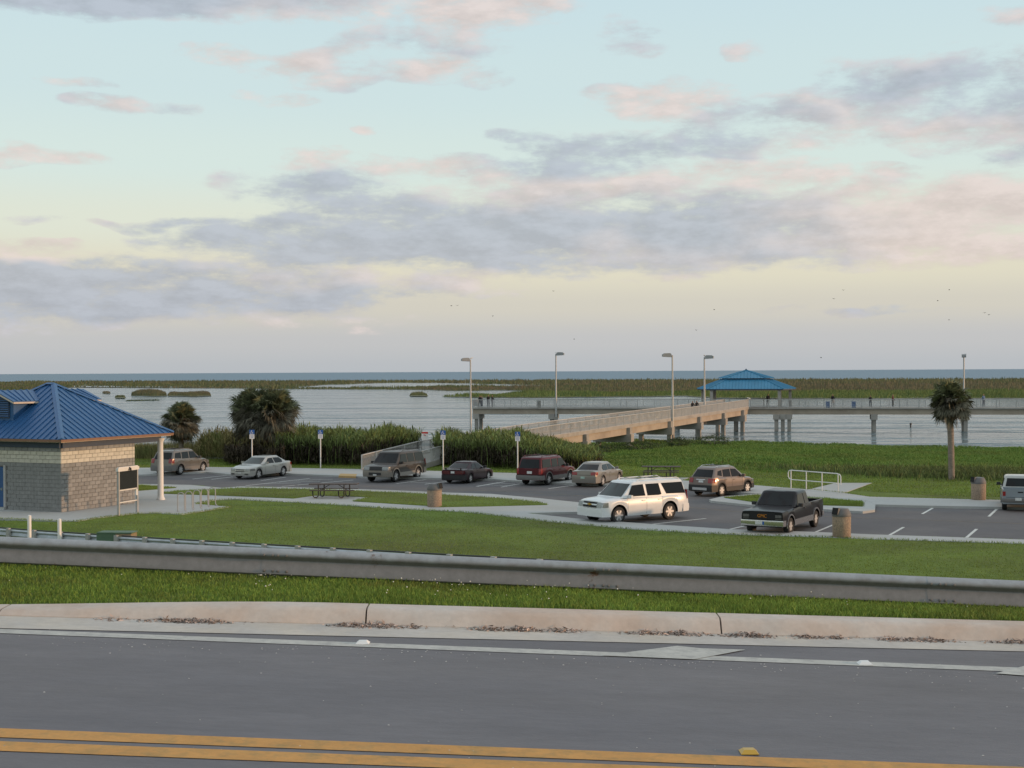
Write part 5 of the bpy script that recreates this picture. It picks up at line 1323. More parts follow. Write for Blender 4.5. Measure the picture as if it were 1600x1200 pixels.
# ---- maroon wagon
mar = dict(L=4.75, W=1.84, H=1.76, xf=1.50, xr=-1.33, rw=.36, sill=.33, paint='car_maroon', ag=.08, lip=.05, lipmat='trim_grey', nf=.12, nr=.06, sf=.14, sr=.05,
           belt=[(-2.37, 1.06), (1.0, 1.04), (2.0, .96), (2.37, .86)], top=[(-2.37, 1.1), (.9, 1.1), (1.25, 1.08), (2.1, .98), (2.37, .88)], cab=(1.30, .55, -2.06, -2.30), tum=.80,
           win=[[(.95, .10), (.62, .85), (.02, .88), (-.04, .10)], [(-.16, .10), (-.10, .88), (-.82, .88), (-.88, .10)], [(-1.02, .12), (-.98, .88), (-2.0, .88), (-2.14, .12)]], doors=[.92, -.10, -.94], handles=[.1, -.74],
           front=[('grille', -.4, .4, .68, .82, 'trim_black', .012)], rear=[('license_plate', -.26, .14, .74, .90, 'plate', .014), ('tailgate_gap', -.9, .9, .66, .68, 'black_void', .008)], head=(.5, .25, .66, .82, 'light_clear'), tail=(.82, .14, .72, 1.06, 'light_red'),
           fb=(.36, .64, 'trim_grey', .06, .4), rb=(.36, .64, 'trim_grey', .10, .42), rails=(.3, -1.9), railmat='car_maroon', rim=.64, spokes=5, clad='trim_grey', mmat='trim_black', rwin=(.08, .90))
vehicle(mar, 'parked_car', 'boxy maroon utility wagon with grey bumper parked nose to the reeds', (858, 757.8), (890.5, 753.8), -1)
# ---- saloons
sal = dict(L=4.87, W=1.79, H=1.45, xf=1.50, xr=-1.35, rw=.33, sill=.25, paint='car_pewter', ag=.06, lip=.012, nf=.17, nr=.14, sf=.22, sr=.10,
           belt=[(-2.43, .95), (-1.7, .98), (.8, .92), (1.8, .82), (2.43, .68)], top=[(-2.43, 1.0), (-1.9, 1.03), (.6, 1.0), (1.10, .97), (1.9, .87), (2.25, .78), (2.43, .70)], cab=(1.18, .30, -1.05, -1.92), tum=.70, bow=.16,
           win=[[(.72, .10), (.22, .84), (-.25, .88), (-.30, .10)], [(-.40, .10), (-.34, .88), (-1.02, .84), (-1.28, .46), (-1.24, .10)]], doors=[.80, -.34, -1.16], handles=[-.18, -1.0],
           front=[('grille', -.42, .42, .60, .66, 'trim_black', .018), ('grille', -.46, .46, .48, .56, 'trim_black', .030), ('grille_bar', -.5, .5, .57, .595, 'chrome', .035), ('license_plate', -.16, .16, .40, .47, 'plate', .075), ('fog_lamp', .55, .9, .34, .40, 'trim_black', .06)],
           rear=[('license_plate', -.10, .24, .52, .65, 'plate_green', .07), ('boot_gap', -.75, .75, .73, .745, 'black_void', .006), ('taillight', .58, .96, .74, .90, 'light_red', .012)], head=(.58, .46, .56, .72, 'light_clear'), tail=(.66, .22, .74, .92, 'light_red'), fb=(.24, .50, 'car_pewter', .06, .42), rb=(.26, .66, 'car_pewter', .06, .40), rim=.72, spokes=5, wglass='glass_light')
vehicle(sal, 'parked_car', 'pewter saloon with round-cornered red tail lamps beside the maroon wagon', (942.5, 759.8), (967.5, 755), -1)
sal2 = dict(sal); sal2.update(paint='car_silver', fb=(.24, .50, 'car_silver', .06, .42), rb=(.26, .66, 'car_silver', .06, .40))
vehicle(sal2, 'parked_car', 'silver saloon facing the lawn in front of the big palms', (443, 743.6), (404.5, 747), 1)
# ---- bronze crossover
enc = dict(L=4.28, W=1.77, H=1.64, xf=1.32, xr=-1.24, rw=.345, sill=.28, paint='car_bronze', ag=.075, lip=.05, lipmat='trim_black', nf=.17, nr=.12, sf=.20, sr=.10,
           belt=[(-2.14, 1.08), (-1.5, 1.08), (.7, 1.0), (1.6, .92), (2.14, .78)], top=[(-2.14, 1.1), (.6, 1.06), (1.1, 1.04), (1.8, .95), (2.14, .80)], cab=(1.15, .35, -1.55, -1.98), tum=.72, bow=.16, roofpaint='car_bronze',
           win=[[(.78, .10), (.32, .84), (-.18, .88), (-.22, .10)], [(-.32, .12), (-.26, .88), (-.95, .86), (-1.05, .16)], [(-1.16, .24), (-1.06, .82), (-1.42, .74), (-1.56, .34)]], doors=[.74, -.27, -1.0], handles=[-.1, -.9],
           front=[('grille', -.4, .4, .58, .76, 'trim_black', .012)], rear=[('license_plate', -.24, .16, .80, .92, 'plate', .012), ('skid_plate', -.62, .62, .38, .52, 'alloy', .085), ('chrome_strip', -.4, .4, .95, .98, 'chrome', .012)],
           head=(.58, .45, .66, .82, 'light_clear'), tail=(.66, .26, .78, 1.04, 'light_red'), fb=(.30, .56, 'trim_black', .06, .42), rb=(.30, .66, 'trim_black', .07, .42), rails=(.05, -1.35), railmat='chrome', rim=.70, spokes=6, clad='trim_black', mmat='car_bronze')
vehicle(enc, 'parked_car', 'small bronze crossover with chrome roof rails beside the kerbed grass island', (1128, 775.6), (1168, 773), -1)
# ---- sand crossover at the building
sor = dict(L=4.6, W=1.88, H=1.73, xf=1.42, xr=-1.28, rw=.36, sill=.30, paint='car_sand', ag=.08, lip=.05, lipmat='trim_grey', nf=.15, nr=.09, sf=.18, sr=.08,
           belt=[(-2.3, 1.10), (-1.5, 1.12), (.9, 1.04), (1.8, .95), (2.3, .82)], top=[(-2.3, 1.12), (.8, 1.1), (1.2, 1.08), (2.0, .97), (2.3, .84)], cab=(1.25, .45, -1.80, -2.16), tum=.76,
           win=[[(.86, .10), (.42, .84), (-.12, .88), (-.18, .10)], [(-.28, .12), (-.22, .88), (-.98, .86), (-1.04, .14)], [(-1.16, .18), (-1.10, .86), (-1.72, .80), (-1.86, .26)]], doors=[.84, -.22, -1.06], handles=[-.04, -.88],
           front=[('grille', -.4, .4, .66, .80, 'trim_black', .012)], rear=[('license_plate', -.18, .18, .84, .97, 'plate_green', .012)], head=(.55, .4, .70, .86, 'light_clear'), tail=(.70, .26, .86, 1.16, 'light_red'), fb=(.32, .58, 'trim_grey', .06, .42), rb=(.32, .70, 'trim_grey', .08, .42), rails=(.2, -1.6), rim=.68, spokes=7, clad='trim_grey')
vehicle(sor, 'parked_car', 'sand coloured crossover leaving past the white column of the rest room', (282.5, 742), (317.5, 739.3), -1)

# ------------------------------------------------------------------ grass
def grass(name, X, Y, h, w, lean, mat, label, two=False, zoff=0.0, z=None, droop=0.0):
    zz_ = gz(X, Y) if z is None else z
    v, f = blades(np.stack([X, Y, zz_ + zoff], 1), h, w, lean, two, droop=droop)
    return tag(fastmesh(name, v, f, mat, kind='stuff'), label, 'grass')
# verge between kerb and rail
n = 90000; X = rng.uniform(-8.5, 8.5, n); t = rng.uniform(0, 1, n); y0 = kb(X) + .37; Y = y0 + t * (16.75 - y0)
patch = 0.75 + 0.5 * (np.sin(X * 1.7 + 3 * np.sin(X * .6)) * .5 + .5) * rng.uniform(.6, 1, n)
grass('verge_grass', X, Y, rng.uniform(.03, .075, n) * patch, rng.uniform(.006, .012, n), .7, 'verge_blade', 'bright uncut verge grass between the road kerb and the guard rail', two=True)
n = 90; X = np.concatenate([rng.normal(-2.6, .25, 18), rng.normal(.5, .25, 14), rng.normal(-1.0, .4, 22), rng.uniform(-7, 7, 36)]); Y = np.where(rng.uniform(0, 1, n) < .6, rng.uniform(15.6, 16.1, n), rng.uniform(14.1, 15.6, n))
pos = np.stack([X, Y, gz(X, Y) + rng.uniform(.06, .12, n)], 1); s = rng.uniform(.004, .010, n)[:, None]
V = np.stack([pos + np.array([a, b, c]) * s for a, b, c in ((1, 0, 0), (0, 1, 0), (-1, 0, 0), (0, -1, 0), (0, 0, 1), (0, 0, -1))], 1).reshape(-1, 3); i = np.arange(n)[:, None] * 6
tag(fastmesh('clover_flowers', V, np.concatenate([i + np.array([[a, (a + 1) % 4, 4]]) for a in range(4)] + [i + np.array([[(a + 1) % 4, a, 5]]) for a in range(4)]), 'flower', kind='stuff'), 'tiny white clover heads in the verge grass', 'flowers')
# mown lawns: very short blades over the sheet
def lawn_mask(X, Y):
    q = np.array([[p.x, p.y] for p in px(FRONT, .12)]); return ~in_poly(X, Y, q) & ~in_poly(X, Y, LOT)
n = 260000; X = rng.uniform(-29, 26, n); Y = 46 + 34 * rng.uniform(0, 1, n) ** 1.2
k = lawn_mask(X, Y); X, Y = X[k], Y[k]; front_edge = (Y < np.interp(X, [-30, -5, 8, 26], [78, 76, 66, 58])); X, Y = X[front_edge], Y[front_edge]; n = len(X)
grass('lawn_grass', X, Y, rng.uniform(.02, .055, n), rng.uniform(.012, .03, n), .9, 'lawn_blade', 'mown lawn between the guard rail and the car park path')
Xs, Ys = [], []
for pl in (ISL, WEDGE, ISL2):
    q = [(p.x, p.y) for p in px(pl, .14)]; a, b = scatter(q, 16000); Xs.append(a); Ys.append(b)
X, Y = np.concatenate(Xs), np.concatenate(Ys); n = len(X)
grass('lawn_grass', X, Y, rng.uniform(.02, .05, n), rng.uniform(.012, .028, n), .9, 'lawn_blade', 'mown grass of the strips and islands beside the bays', z=np.full(n, .138))
# untrimmed fringe where the grass meets the paving
EX, EY = [], []
for pl, zz0 in ((FRONT[23:], .1), (ISL + ISL[:1], .14), (WEDGE, .14), (ISL2 + ISL2[:1], .14), (BACK_UP, .1)):
    q = px(pl, .12)
    for a, b in zip(q, q[1:]):
        k = int((b - a).length * 70); t = rng.uniform(0, 1, k); EX.append(a.x + (b.x - a.x) * t + rng.normal(0, .05, k)); EY.append(a.y + (b.y - a.y) * t + rng.normal(0, .10, k))
X, Y = np.concatenate(EX), np.concatenate(EY); k = Y < 140; X, Y = X[k], Y[k]; n = len(X)
grass('edge_grass', X, Y, rng.uniform(.04, .11, n), rng.uniform(.012, .03, n), 1.0, 'lawn_blade', 'untrimmed grass fringe along the edges of the paving', z=np.full(n, .12))
# back lawn, then the rough bank down to the shore
n = 150000; X = rng.uniform(-45, 48, n); yb = np.interp(X, [-60, -16, 15.4, 24, 60], [112, 104, 87, 79, 68]); Y = yb - 1.5 + rng.uniform(0, 17, n)
q = np.array([[p.x, p.y] for p in px(BACK_UP + BACK_LO, .12)]); q2 = [(p.x, p.y) for p in px([(1254, 767), (1306, 753.5), (1366, 753.5), (1320, 772)], .13)]; q3 = [(p.x, p.y) for p in px([(996, 744.5), (1080, 745.3), (1070, 751), (996, 750.2)], .13)]
k = ~in_poly(X, Y, q) & ~in_poly(X, Y, q2) & ~in_poly(X, Y, q3) & ~in_poly(X, Y, LOT) & (poly_dist(X, Y, q) > .05); X, Y = X[k], Y[k]; n = len(X)
grass('back_lawn_grass', X, Y, rng.uniform(.03, .09, n), rng.uniform(.02, .05, n), .9, 'lawn_blade', 'mown grass behind the back pavement of the car park')
n = 190000; X = rng.uniform(-4, 75, n); t = rng.uniform(0, 1, n) ** 1.15; ya = yback(X) + 13 + 2.0 * np.sin(X * .35) + 1.2 * np.sin(X * .9 + 1); yb = yshore(X) + 1.5 + 1.5 * np.sin(X * .5); Y = ya + t * (yb - ya)
lump = .5 + .5 * np.sin(X * .8 + 2 * np.sin(Y * .21)) * np.sin(Y * .45 + 1.5 * np.sin(X * .3))
grass('bank_grass', X, Y, (.10 + .22 * lump) * rng.uniform(.5, 1.2, n) * np.clip(t * 4 + .35, 0, 1), rng.uniform(.04, .09, n), 1.2, 'bank_blade', 'rough green grass on the bank running down to the water', two=True)
# yellowish weeds at the foot of the bank on the right
n = 26000; X = rng.normal(33, 5.5, n); Y = yback(X) + 17 + rng.normal(0, 2.4, n)
h = .30 + .40 * np.abs(np.sin(X * 1.3 + Y)) * rng.uniform(.5, 1, n)
grass('weeds', X, Y, h * rng.uniform(.4, 1, n), rng.uniform(.03, .07, n), .8, 'weed_leaf', 'pale weeds at the foot of the bank behind the single palm', two=True)

# ------------------------------------------------------------------ reeds behind the car park
def reeds(name, n, poly, hmin, hmax, mat, label, wmin=.025, wmax=.06, lean=.32, hfun=None, low=1.0):
    X, Y = scatter(poly, n); h = rng.uniform(hmin, hmax, n)
    if hfun is not None: h = h * hfun(X, Y)
    k = h > .25; X, Y, h = X[k], Y[k], h[k]
    v, f = blades(np.stack([X, Y, gz(X, Y) - .05], 1), h * low, rng.uniform(wmin, wmax, len(X)), lean, True, droop=.12)
    return tag(fastmesh(name, v, f, mat, kind='stuff'), label, 'reeds')
def gp(pts): return [(P(x, y, .1).x, P(x, y, .1).y) for x, y in pts]
REED_L = gp([(428, 726.5), (480, 727), (530, 728), (578, 728.5), (612, 722), (660, 712), (640, 705), (560, 700), (470, 699), (430, 708)])
REED_R = gp([(676, 727), (720, 730), (800, 733.5), (868, 737), (915, 735), (940, 726), (930, 712), (880, 705), (790, 702), (730, 703), (690, 712)])
def hR(X, Y):
    x_ = 800 + F * X / Y; return np.interp(x_, [660, 700, 790, 845, 890, 945], [.85, .86, .82, .62, .42, .25]) * (1 + .08 * np.sin(X * 2.1) + .08 * np.sin(X * .7 + 1))
def hL(X, Y):
    x_ = 800 + F * X / Y; return np.interp(x_, [425, 450, 600, 660], [.78, .88, .93, .88]) * (1 + .10 * np.sin(X * 1.7) + .07 * np.sin(X * .6))
def leaf_mass(name, n, poly, zlo, zhi, mat, label, hfun, lmin, lmax, w, spread, front=0.0):
    """long leaves at every angle through the body of the reed bed"""
    X, Y = scatter(poly, n); hf_ = hfun(X, Y)
    clump = 1 + .10 * np.sin(X * 3.1 + Y * 1.7) + .08 * np.sin(X * 1.1 - Y * 2.3)
    z = gz(X, Y) + (zlo + (zhi - zlo) * rng.uniform(0, 1, n) ** .9) * hf_ * clump
    ln_ = rng.uniform(lmin, lmax, n)[:, None]; a = rng.uniform(0, 2 * np.pi, n); e_ = rng.normal(R(62), spread, n)
    d = np.stack([np.cos(a) * np.cos(e_), np.sin(a) * np.cos(e_), np.sin(e_)], 1)
    sd = np.stack([-np.sin(a), np.cos(a), np.zeros(n)], 1) * (rng.uniform(.6, 1.3, n) * w / 2)[:, None]
    p = np.stack([X, Y, z], 1); mid_ = p + d * ln_ * .55; tip = p + d * ln_ * .95 + np.stack([np.cos(a), np.sin(a), -np.ones(n)], 1) * ln_ * .16
    v = np.stack([p, mid_ - sd, mid_ + sd, tip], 1).reshape(-1, 3); i_ = np.arange(n)[:, None] * 4
    return tag(fastmesh(name, v, np.concatenate([i_ + np.array([[0, 1, 2]]), i_ + np.array([[1, 3, 2]])]), mat, kind='stuff'), label, 'reeds')
for poly, hf, lb in ((REED_L, hL, 'between the silver saloon and the ramp'), (REED_R, hR, 'between the ramp foot and the grassy bank')):
    leaf_mass('reed_bed', 22000, poly, 1.30, 2.25, 'reed_green', 'tall feathery green reeds ' + lb, hf, .45, 1.0, .07, .40)
    reeds('reed_plumes', 1300, poly, 2.4, 3.25, 'reed_green', 'thin reed tips standing above the bed ' + lb, hfun=hf, lean=.22, wmin=.03, wmax=.05)
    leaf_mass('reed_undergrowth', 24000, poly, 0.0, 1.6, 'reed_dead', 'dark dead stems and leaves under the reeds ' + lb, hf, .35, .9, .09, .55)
STRAW = gp([(318, 719), (350, 725), (432, 727), (436, 706), (400, 694), (330, 692), (305, 700)])
leaf_mass('straw_reeds', 20000, STRAW, .2, 2.1, 'reed_straw', 'straw coloured reeds between the two clumps of palms', lmin=.4, lmax=.9, w=.06, spread=.4, hfun=lambda X, Y: np.interp(800 + F * X / Y, [305, 340, 380, 436], [.85, 1.0, .9, .8]))
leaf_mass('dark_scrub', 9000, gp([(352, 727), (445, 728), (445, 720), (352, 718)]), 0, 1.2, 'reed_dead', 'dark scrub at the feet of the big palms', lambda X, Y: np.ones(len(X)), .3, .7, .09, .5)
reeds('shore_reeds', 9000, gp([(180, 700), (300, 712), (320, 690), (270, 684), (150, 684)]), 1.2, 2.4, 'reed_straw', 'thin reeds round the small palm behind the rest room')
# bushes under the ramp by the water
def bush(name, c, r, n, label, mat='bush_leaf'):
    u = rng.normal(0, 1, (n, 3)); u /= np.linalg.norm(u, axis=1)[:, None]; rad = rng.uniform(.35, 1, n) ** .6
    lum = 1 + .25 * np.sin(u[:, 0] * 5) * np.sin(u[:, 1] * 4 + 1) + .2 * np.sin(u[:, 2] * 6)
    pos = np.array(c) + u * (np.array(r) * (rad * lum)[:, None]); pos[:, 2] = np.maximum(pos[:, 2], c[2] - r[2] * .55)
    s = rng.uniform(.05, .13, n)[:, None]; a = rng.normal(0, 1, (n, 3)); a /= np.linalg.norm(a, axis=1)[:, None]; b = rng.normal(0, 1, (n, 3)); b /= np.linalg.norm(b, axis=1)[:, None]
    v = np.stack([pos - a * s, pos + b * s * .6, pos + a * s], 1).reshape(-1, 3)
    t = thing(name, label, 'bush', (c[0], c[1], float(gz(c[0], c[1]))), group='bushes by the ramp piles')
    o = fastmesh('foliage', v - np.array(t.location), np.arange(3 * n).reshape(-1, 3), mat, t)
    m = MB()
    for k in range(5):
        an = k * 1.3; m.tube((0, 0, -.1), (math.cos(an) * r[0] * .5, math.sin(an) * r[1] * .5, r[2] * .8), .03, .012, 5)
    m.build('stem', 'palm_trunk', t)
for x, y, Y, w, h, lb in ((1115, 682, 152, 2.3, .9, 'olive bush at the shore below the upper end of the ramp'), (1060, 684, 148, 1.6, .8, 'dark bush under the ramp beside the pale lamp post'), (1000, 690, 140, 2.4, .7, 'low spreading bush among the middle ramp piles'), (935, 697, 128, 1.8, .8, 'bush against the first ramp pile behind the reeds')):
    q = PY(x, y, Y); bush('bush', (q.x, q.y, float(gz(q.x, q.y)) + h * .5), (w, w * .7, h), 2600, lb)

# ------------------------------------------------------------------ palms
def palm(loc, H, heads, label, rnd, name='palm_tree'):
    """heads: (dx, dy, crown height, radius, fronds, dead) - sabal palms: fan leaves on arching stalks round each trunk top"""
    t = thing(name, label, 'palm', loc, group='sabal palms on the shore'); r_ = random.Random(rnd)
    lf = {'palm_green': [[], []], 'palm_grey': [[], []], 'palm_dead': [[], []]}
    stalk = MB()
    for (dx, dy, ch, cr_, nf, bend) in heads:
        top = Vector((dx + bend, dy, ch)); pts = [Vector((dx, dy, -.3)), Vector((dx * 1.0, dy, 0)), Vector((dx + bend * .3, dy, ch * .4)), Vector((dx + bend * .75, dy, ch * .8)), top + Vector((0, 0, .2))]
        m = MB(); fine = []; rad = []
        for i in range(25):
            q = i / 24 * (len(pts) - 1); k = min(int(q), len(pts) - 2); fine.append(pts[k].lerp(pts[k + 1], q - k)); rad.append((.26 if i < 3 else .19) * (1 + .05 * (i % 2)) * (1 + .0 * i) + (.05 if i > 18 else 0))
        m.path(fine, rad, 12); m.build('trunk', 'palm_trunk', t, smooth=60)
        for i in range(nf):
            u = (i + .5) / nf
            el_ = R(86) - u ** .95 * R(165) + r_.uniform(-.12, .12)
            az2 = i * 2.39996 + r_.uniform(-.2, .2)
            mat = 'palm_green' if u < .45 else ('palm_grey' if u < .93 else 'palm_dead')
            hd = Vector((math.cos(az2), math.sin(az2), 0)); ln = cr_ * r_.uniform(.22, .66)
            d = hd * math.cos(el_) + Vector((0, 0, 1)) * math.sin(el_)
            base = top + Vector((0, 0, .1)); tip = base + d * ln + Vector((0, 0, -.10 * ln))
            stalk.path([base, base + d * ln * .5, tip], [.022, .018, .012], 4, cap=False)
            sd_ = d.cross(Vector((0, 0, 1)));
            if sd_.length < .1: sd_ = Vector((1, 0, 0))
            sd_.normalize(); up = sd_.cross(d).normalized(); ro = r_.uniform(-1.25, 1.25); sd_, up = sd_ * math.cos(ro) + up * math.sin(ro), up * math.cos(ro) - sd_ * math.sin(ro)
            V, Fq = lf[mat]; nb_ = 26; fl = cr_ * r_.uniform(.40, .62); fold = r_.uniform(.2, .5)
            for k in range(nb_):
                a = (k / (nb_ - 1) - .5) * R(230)
                v = (d * math.cos(a) + sd_ * math.sin(a) + up * fold * abs(math.sin(a)) * .6).normalized()
                ll = fl * (1 - .25 * abs(a) / R(115)) * r_.uniform(.8, 1.1)
                w = d.cross(v); w = (sd_ * math.cos(a) - d * math.sin(a))
                w = w.normalized() * .042
                p1 = tip + v * ll * .55 + Vector((0, 0, -.04 * ll)); p2 = tip + v * ll * .92 + Vector((0, 0, -(.16 + r_.uniform(0, .22)) * ll))
                n0 = len(V); V += [tip, p1 - w, p1 + w, p2]; Fq += [(n0, n0 + 1, n0 + 2), (n0 + 1, n0 + 3, n0 + 2)]
    stalk.build('leaf_stalks', 'palm_grey', t, fix=False, kind='stuff')
    for mat, (V, Fq) in lf.items():
        if V: fastmesh({'palm_green': 'crown', 'palm_grey': 'lower_crown', 'palm_dead': 'dead_skirt'}[mat], np.array([tuple(p) for p in V]), np.array(Fq), mat, t)
p = P(1487, 749, .1); palm((p.x, p.y, float(gz(p.x, p.y))), 0, [(0, 0, 5.0, 1.6, 105, -.12)], 'single slender palm standing on the mown grass by the bank', 3)
p = PY(411, 720, 109); palm((p.x, p.y, float(gz(p.x, p.y))), 0, [(-.62, .3, 3.85, 2.35, 230, -.1), (.62, -.2, 3.95, 2.4, 230, .1)], 'broad twin-trunked palm clump behind the silver saloon', 5)
p = PY(283, 715, 116); palm((p.x, p.y, float(gz(p.x, p.y))), 0, [(0, 0, 3.2, 1.8, 190, .05)], 'short bushy palm behind the rest room roof', 9)

# ------------------------------------------------------------------ marsh out in the lake
MZ = .03
def marsh(poly, n, hmin, hmax, mat, label, base='marsh_mud', kind='stuff', wpx=1.6):
    global MZ
    MZ += .03; q = px(poly, WATER + MZ); m = MB(); m.add([(p.x, p.y, WATER + MZ) for p in q], [tuple(range(len(q)))])
    o = m.build('marsh', base, kind='structure')
    bm = bmesh.new(); bm.from_mesh(o.data); bmesh.ops.triangulate(bm, faces=bm.faces); bm.to_mesh(o.data); bm.free()
    x, y = scatter(poly, n)
    d = np.array([(v.x, v.y) for v in (P(a, b, WATER) for a, b in zip(x, y))]); w = d[:, 1] / F * wpx * rng.uniform(.6, 1.6, n)
    edge = poly_dist(x, y * 6, [(a, b * 6) for a, b in poly])         # lower and thinner towards the water's edge
    hh = rng.uniform(hmin, hmax, n) * (.55 + .45 * smooth01(edge / 10)) * (1 + .30 * np.sin(d[:, 0] * .13 + d[:, 1] * .05) + .15 * np.sin(d[:, 0] * .31))
    v, f = blades(np.stack([d[:, 0], d[:, 1], np.full(n, WATER)], 1), hh, w, .3, az=rng.uniform(-.5, .5, n))
    tag(fastmesh('marsh_reeds', v, f, mat, kind='stuff'), label, 'marsh')
def wob(pts, amp, step=14):
    out = []
    for (a, b), (c, d) in zip(pts, pts[1:] + pts[:1]):
        k = max(1, int(abs(c - a) / step))
        for i in range(k): out.append((a + (c - a) * i / k, b + (d - b) * i / k + (rng.uniform(-amp, amp) if i else 0)))
    return out
near = [(-60, 604), (60, 604), (115, 603.2), (160, 603), (225, 604.2), (350, 605.4), (450, 606), (500, 602), (575, 599.2), (625, 598.2), (730, 599), (830, 602), (900, 606), (960, 611)]
marsh(wob(near, .45) + [(1660, 611), (1660, 592.6), (1200, 593.6), (800, 594.6), (400, 595.6), (-60, 596.6)], 30000, 1.4, 2.4, 'marsh_blade', 'far belt of olive and brown marsh between the lake and the open water')
marsh(wob([(612, 606.5), (660, 608), (700, 610.5), (745, 610.8), (790, 609), (850, 613), (1080, 615), (1660, 612), (1660, 606), (960, 608), (860, 604.5), (740, 604), (660, 604.5)], .3), 16000, 1.0, 1.9, 'marsh_blade', 'brownish marsh belt behind the pier')
marsh(wob([(690, 619.5), (740, 621), (860, 621.2), (1000, 619.5), (1070, 618.6), (1120, 622), (1250, 622.5), (1660, 622.6), (1660, 611.5), (1080, 614), (860, 613), (790, 615.5)], .35), 22000, .8, 1.5, 'marsh_near', 'fresh green marsh edge lining the water behind the pier')
for pl, lb in (([(205, 618), (240, 619.2), (260, 618.8), (258, 615), (210, 615.5)], 'small reed islet with a flat crest in open water'), ([(262, 618.6), (300, 619.5), (330, 618.6), (326, 615), (266, 615)], 'larger reed islet beside the flat one'),
               ([(-60, 613), (25, 611.5), (70, 608.5), (116, 605), (105, 603.2), (-60, 604.5)], 'dark reed tongue behind the rest room roof'), ([(640, 618.5), (668, 619), (664, 616), (644, 616)], 'tiny reed tuft near the marsh tip'),
               ([(160, 614.6), (172, 614.8), (170, 613.8), (162, 613.8)], 'speck of reed near the roof dormer'), ([(180, 621.6), (196, 621.8), (194, 620.4), (182, 620.4)], 'thin reed tuft before the islets')):
    small = pl[2][0] - pl[0][0] < 30
    marsh(wob(pl, .2, 6), 500 if small else 3500, .5 if small else 1.0, 1.3 if small else 2.1, 'marsh_blade', lb)
m = MB(); a, b = P(198, 626.4, WATER), P(247, 625.6, WATER)
n = 500; t = rng.uniform(0, 1, n); x = a.x + (b.x - a.x) * t; y = a.y + (b.y - a.y) * t + rng.normal(0, 1.2, n)
v, f = blades(np.stack([x, y, np.full(n, WATER)], 1), rng.uniform(.1, .4, n), rng.uniform(.3, .6, n), .4); tag(fastmesh('weed_line', v, f, 'bush_leaf', kind='stuff'), 'thin dark line of floating weed in open water', 'weed')

# ------------------------------------------------------------------ people on the pier
def person(p, rz, label, shirt, legs, pose='stand', h=1.72):
    t = thing('person', label, 'person', p, rz, 'people fishing on the pier'); k = h / 1.75
    # joints: one connected skeleton, grown into one skin
    arm = {'stand': ((.22, .03, 1.15), (.20, .20, .98)), 'rod': ((.24, .12, 1.18), (.14, .36, 1.14)), 'lean': ((.24, .16, 1.12), (.16, .34, 1.05))}[pose]
    V = [(0, 0, .95), (0, -.01, 1.12), (0, 0, 1.32), (0, .0, 1.46), (0, .01, 1.53), (0, .025, 1.62), (0, .02, 1.72)]
    E = [(0, 1), (1, 2), (2, 3), (3, 4), (4, 5), (5, 6)]; Rd = [.15, .14, .16, .08, .062, .095, .07]
    for s_ in (-1, 1):
        n0 = len(V); V += [(s_ * .17, 0, 1.41), (s_ * arm[0][0], arm[0][1], arm[0][2]), (s_ * arm[1][0], arm[1][1], arm[1][2]), (s_ * arm[1][0], arm[1][1] + .09, arm[1][2] - .02)]
        E += [(2, n0), (n0, n0 + 1), (n0 + 1, n0 + 2), (n0 + 2, n0 + 3)]; Rd += [.07, .05, .038, .032]
        n0 = len(V); V += [(s_ * .10, 0, .86), (s_ * .12, .02, .50), (s_ * .13, -.01, .09), (s_ * .14, .13, .05)]
        E += [(0, n0), (n0, n0 + 1), (n0 + 1, n0 + 2), (n0 + 2, n0 + 3)]; Rd += [.105, .075, .05, .045]
    me = bpy.data.meshes.new('body'); me.from_pydata([(x * k, y * k, z * k) for x, y, z in V], E, []); o = bpy.data.objects.new('body', me); link(o, t)
    md = o.modifiers.new('skin', 'SKIN'); md.use_smooth_shade = True
    for i, r_ in enumerate(Rd): me.skin_vertices[0].data[i].radius = (r_ * k, r_ * k * (.8 if i < 3 else 1)); 
    me.skin_vertices[0].data[0].use_root = True
    o.modifiers.new('sub', 'SUBSURF').render_levels = 1
    # clothing colours by the height they are worn at
    mm = bpy.data.materials.new('clothes'); mm.use_nodes = True; nt = mm.node_tree; b = nt.nodes['Principled BSDF']; b.inputs['Roughness'].default_value = .85
    c = nt.nodes.new('ShaderNodeTexCoord'); s_ = nt.nodes.new('ShaderNodeSeparateXYZ'); nt.links.new(c.outputs['Object'], s_.inputs[0])
    rp = nt.nodes.new('ShaderNodeValToRGB'); rp.color_ramp.interpolation = 'CONSTANT'; dv = nt.nodes.new('ShaderNodeMath'); dv.operation = 'DIVIDE'; dv.inputs[1].default_value = 2.0 * k; nt.links.new(s_.outputs[2], dv.inputs[0]); nt.links.new(dv.outputs[0], rp.inputs[0])
    ST = [(0, (.02, .02, .02)), (.045, legs), (.47, shirt), (.74, (.30, .17, .11)), (.845, (.02, .015, .012))]
    while len(rp.color_ramp.elements) < len(ST): rp.color_ramp.elements.new(.5)
    for e, (q, cc) in zip(rp.color_ramp.elements, ST): e.position = q; e.color = (*cc, 1)
    nt.links.new(rp.outputs[0], b.inputs['Base Color']); me.materials.append(mm)
    if pose == 'rod':
        m = MB(); m.tube((.12 * k, .36 * k, 1.1 * k), (.3, 2.1, 2.1), .014, .006, 5); r2 = m.build('fishing_rod', 'dark_metal'); r2.location = p; r2.rotation_euler = (0, 0, rz); tag(r2, 'thin dark fishing rod held out over the railing', 'fishing rod')
    return t
def on_pier(x, off, z=DZ): q = pier_at(x, off); return (q.x, q.y, z)
blk, jean, gry = (.012, .012, .014), (.04, .05, .08), (.08, .08, .09)
person(on_pier(750, .6), R(170), 'person in dark clothes nearest the dead end of the pier', blk, blk, 'lean', 1.70)
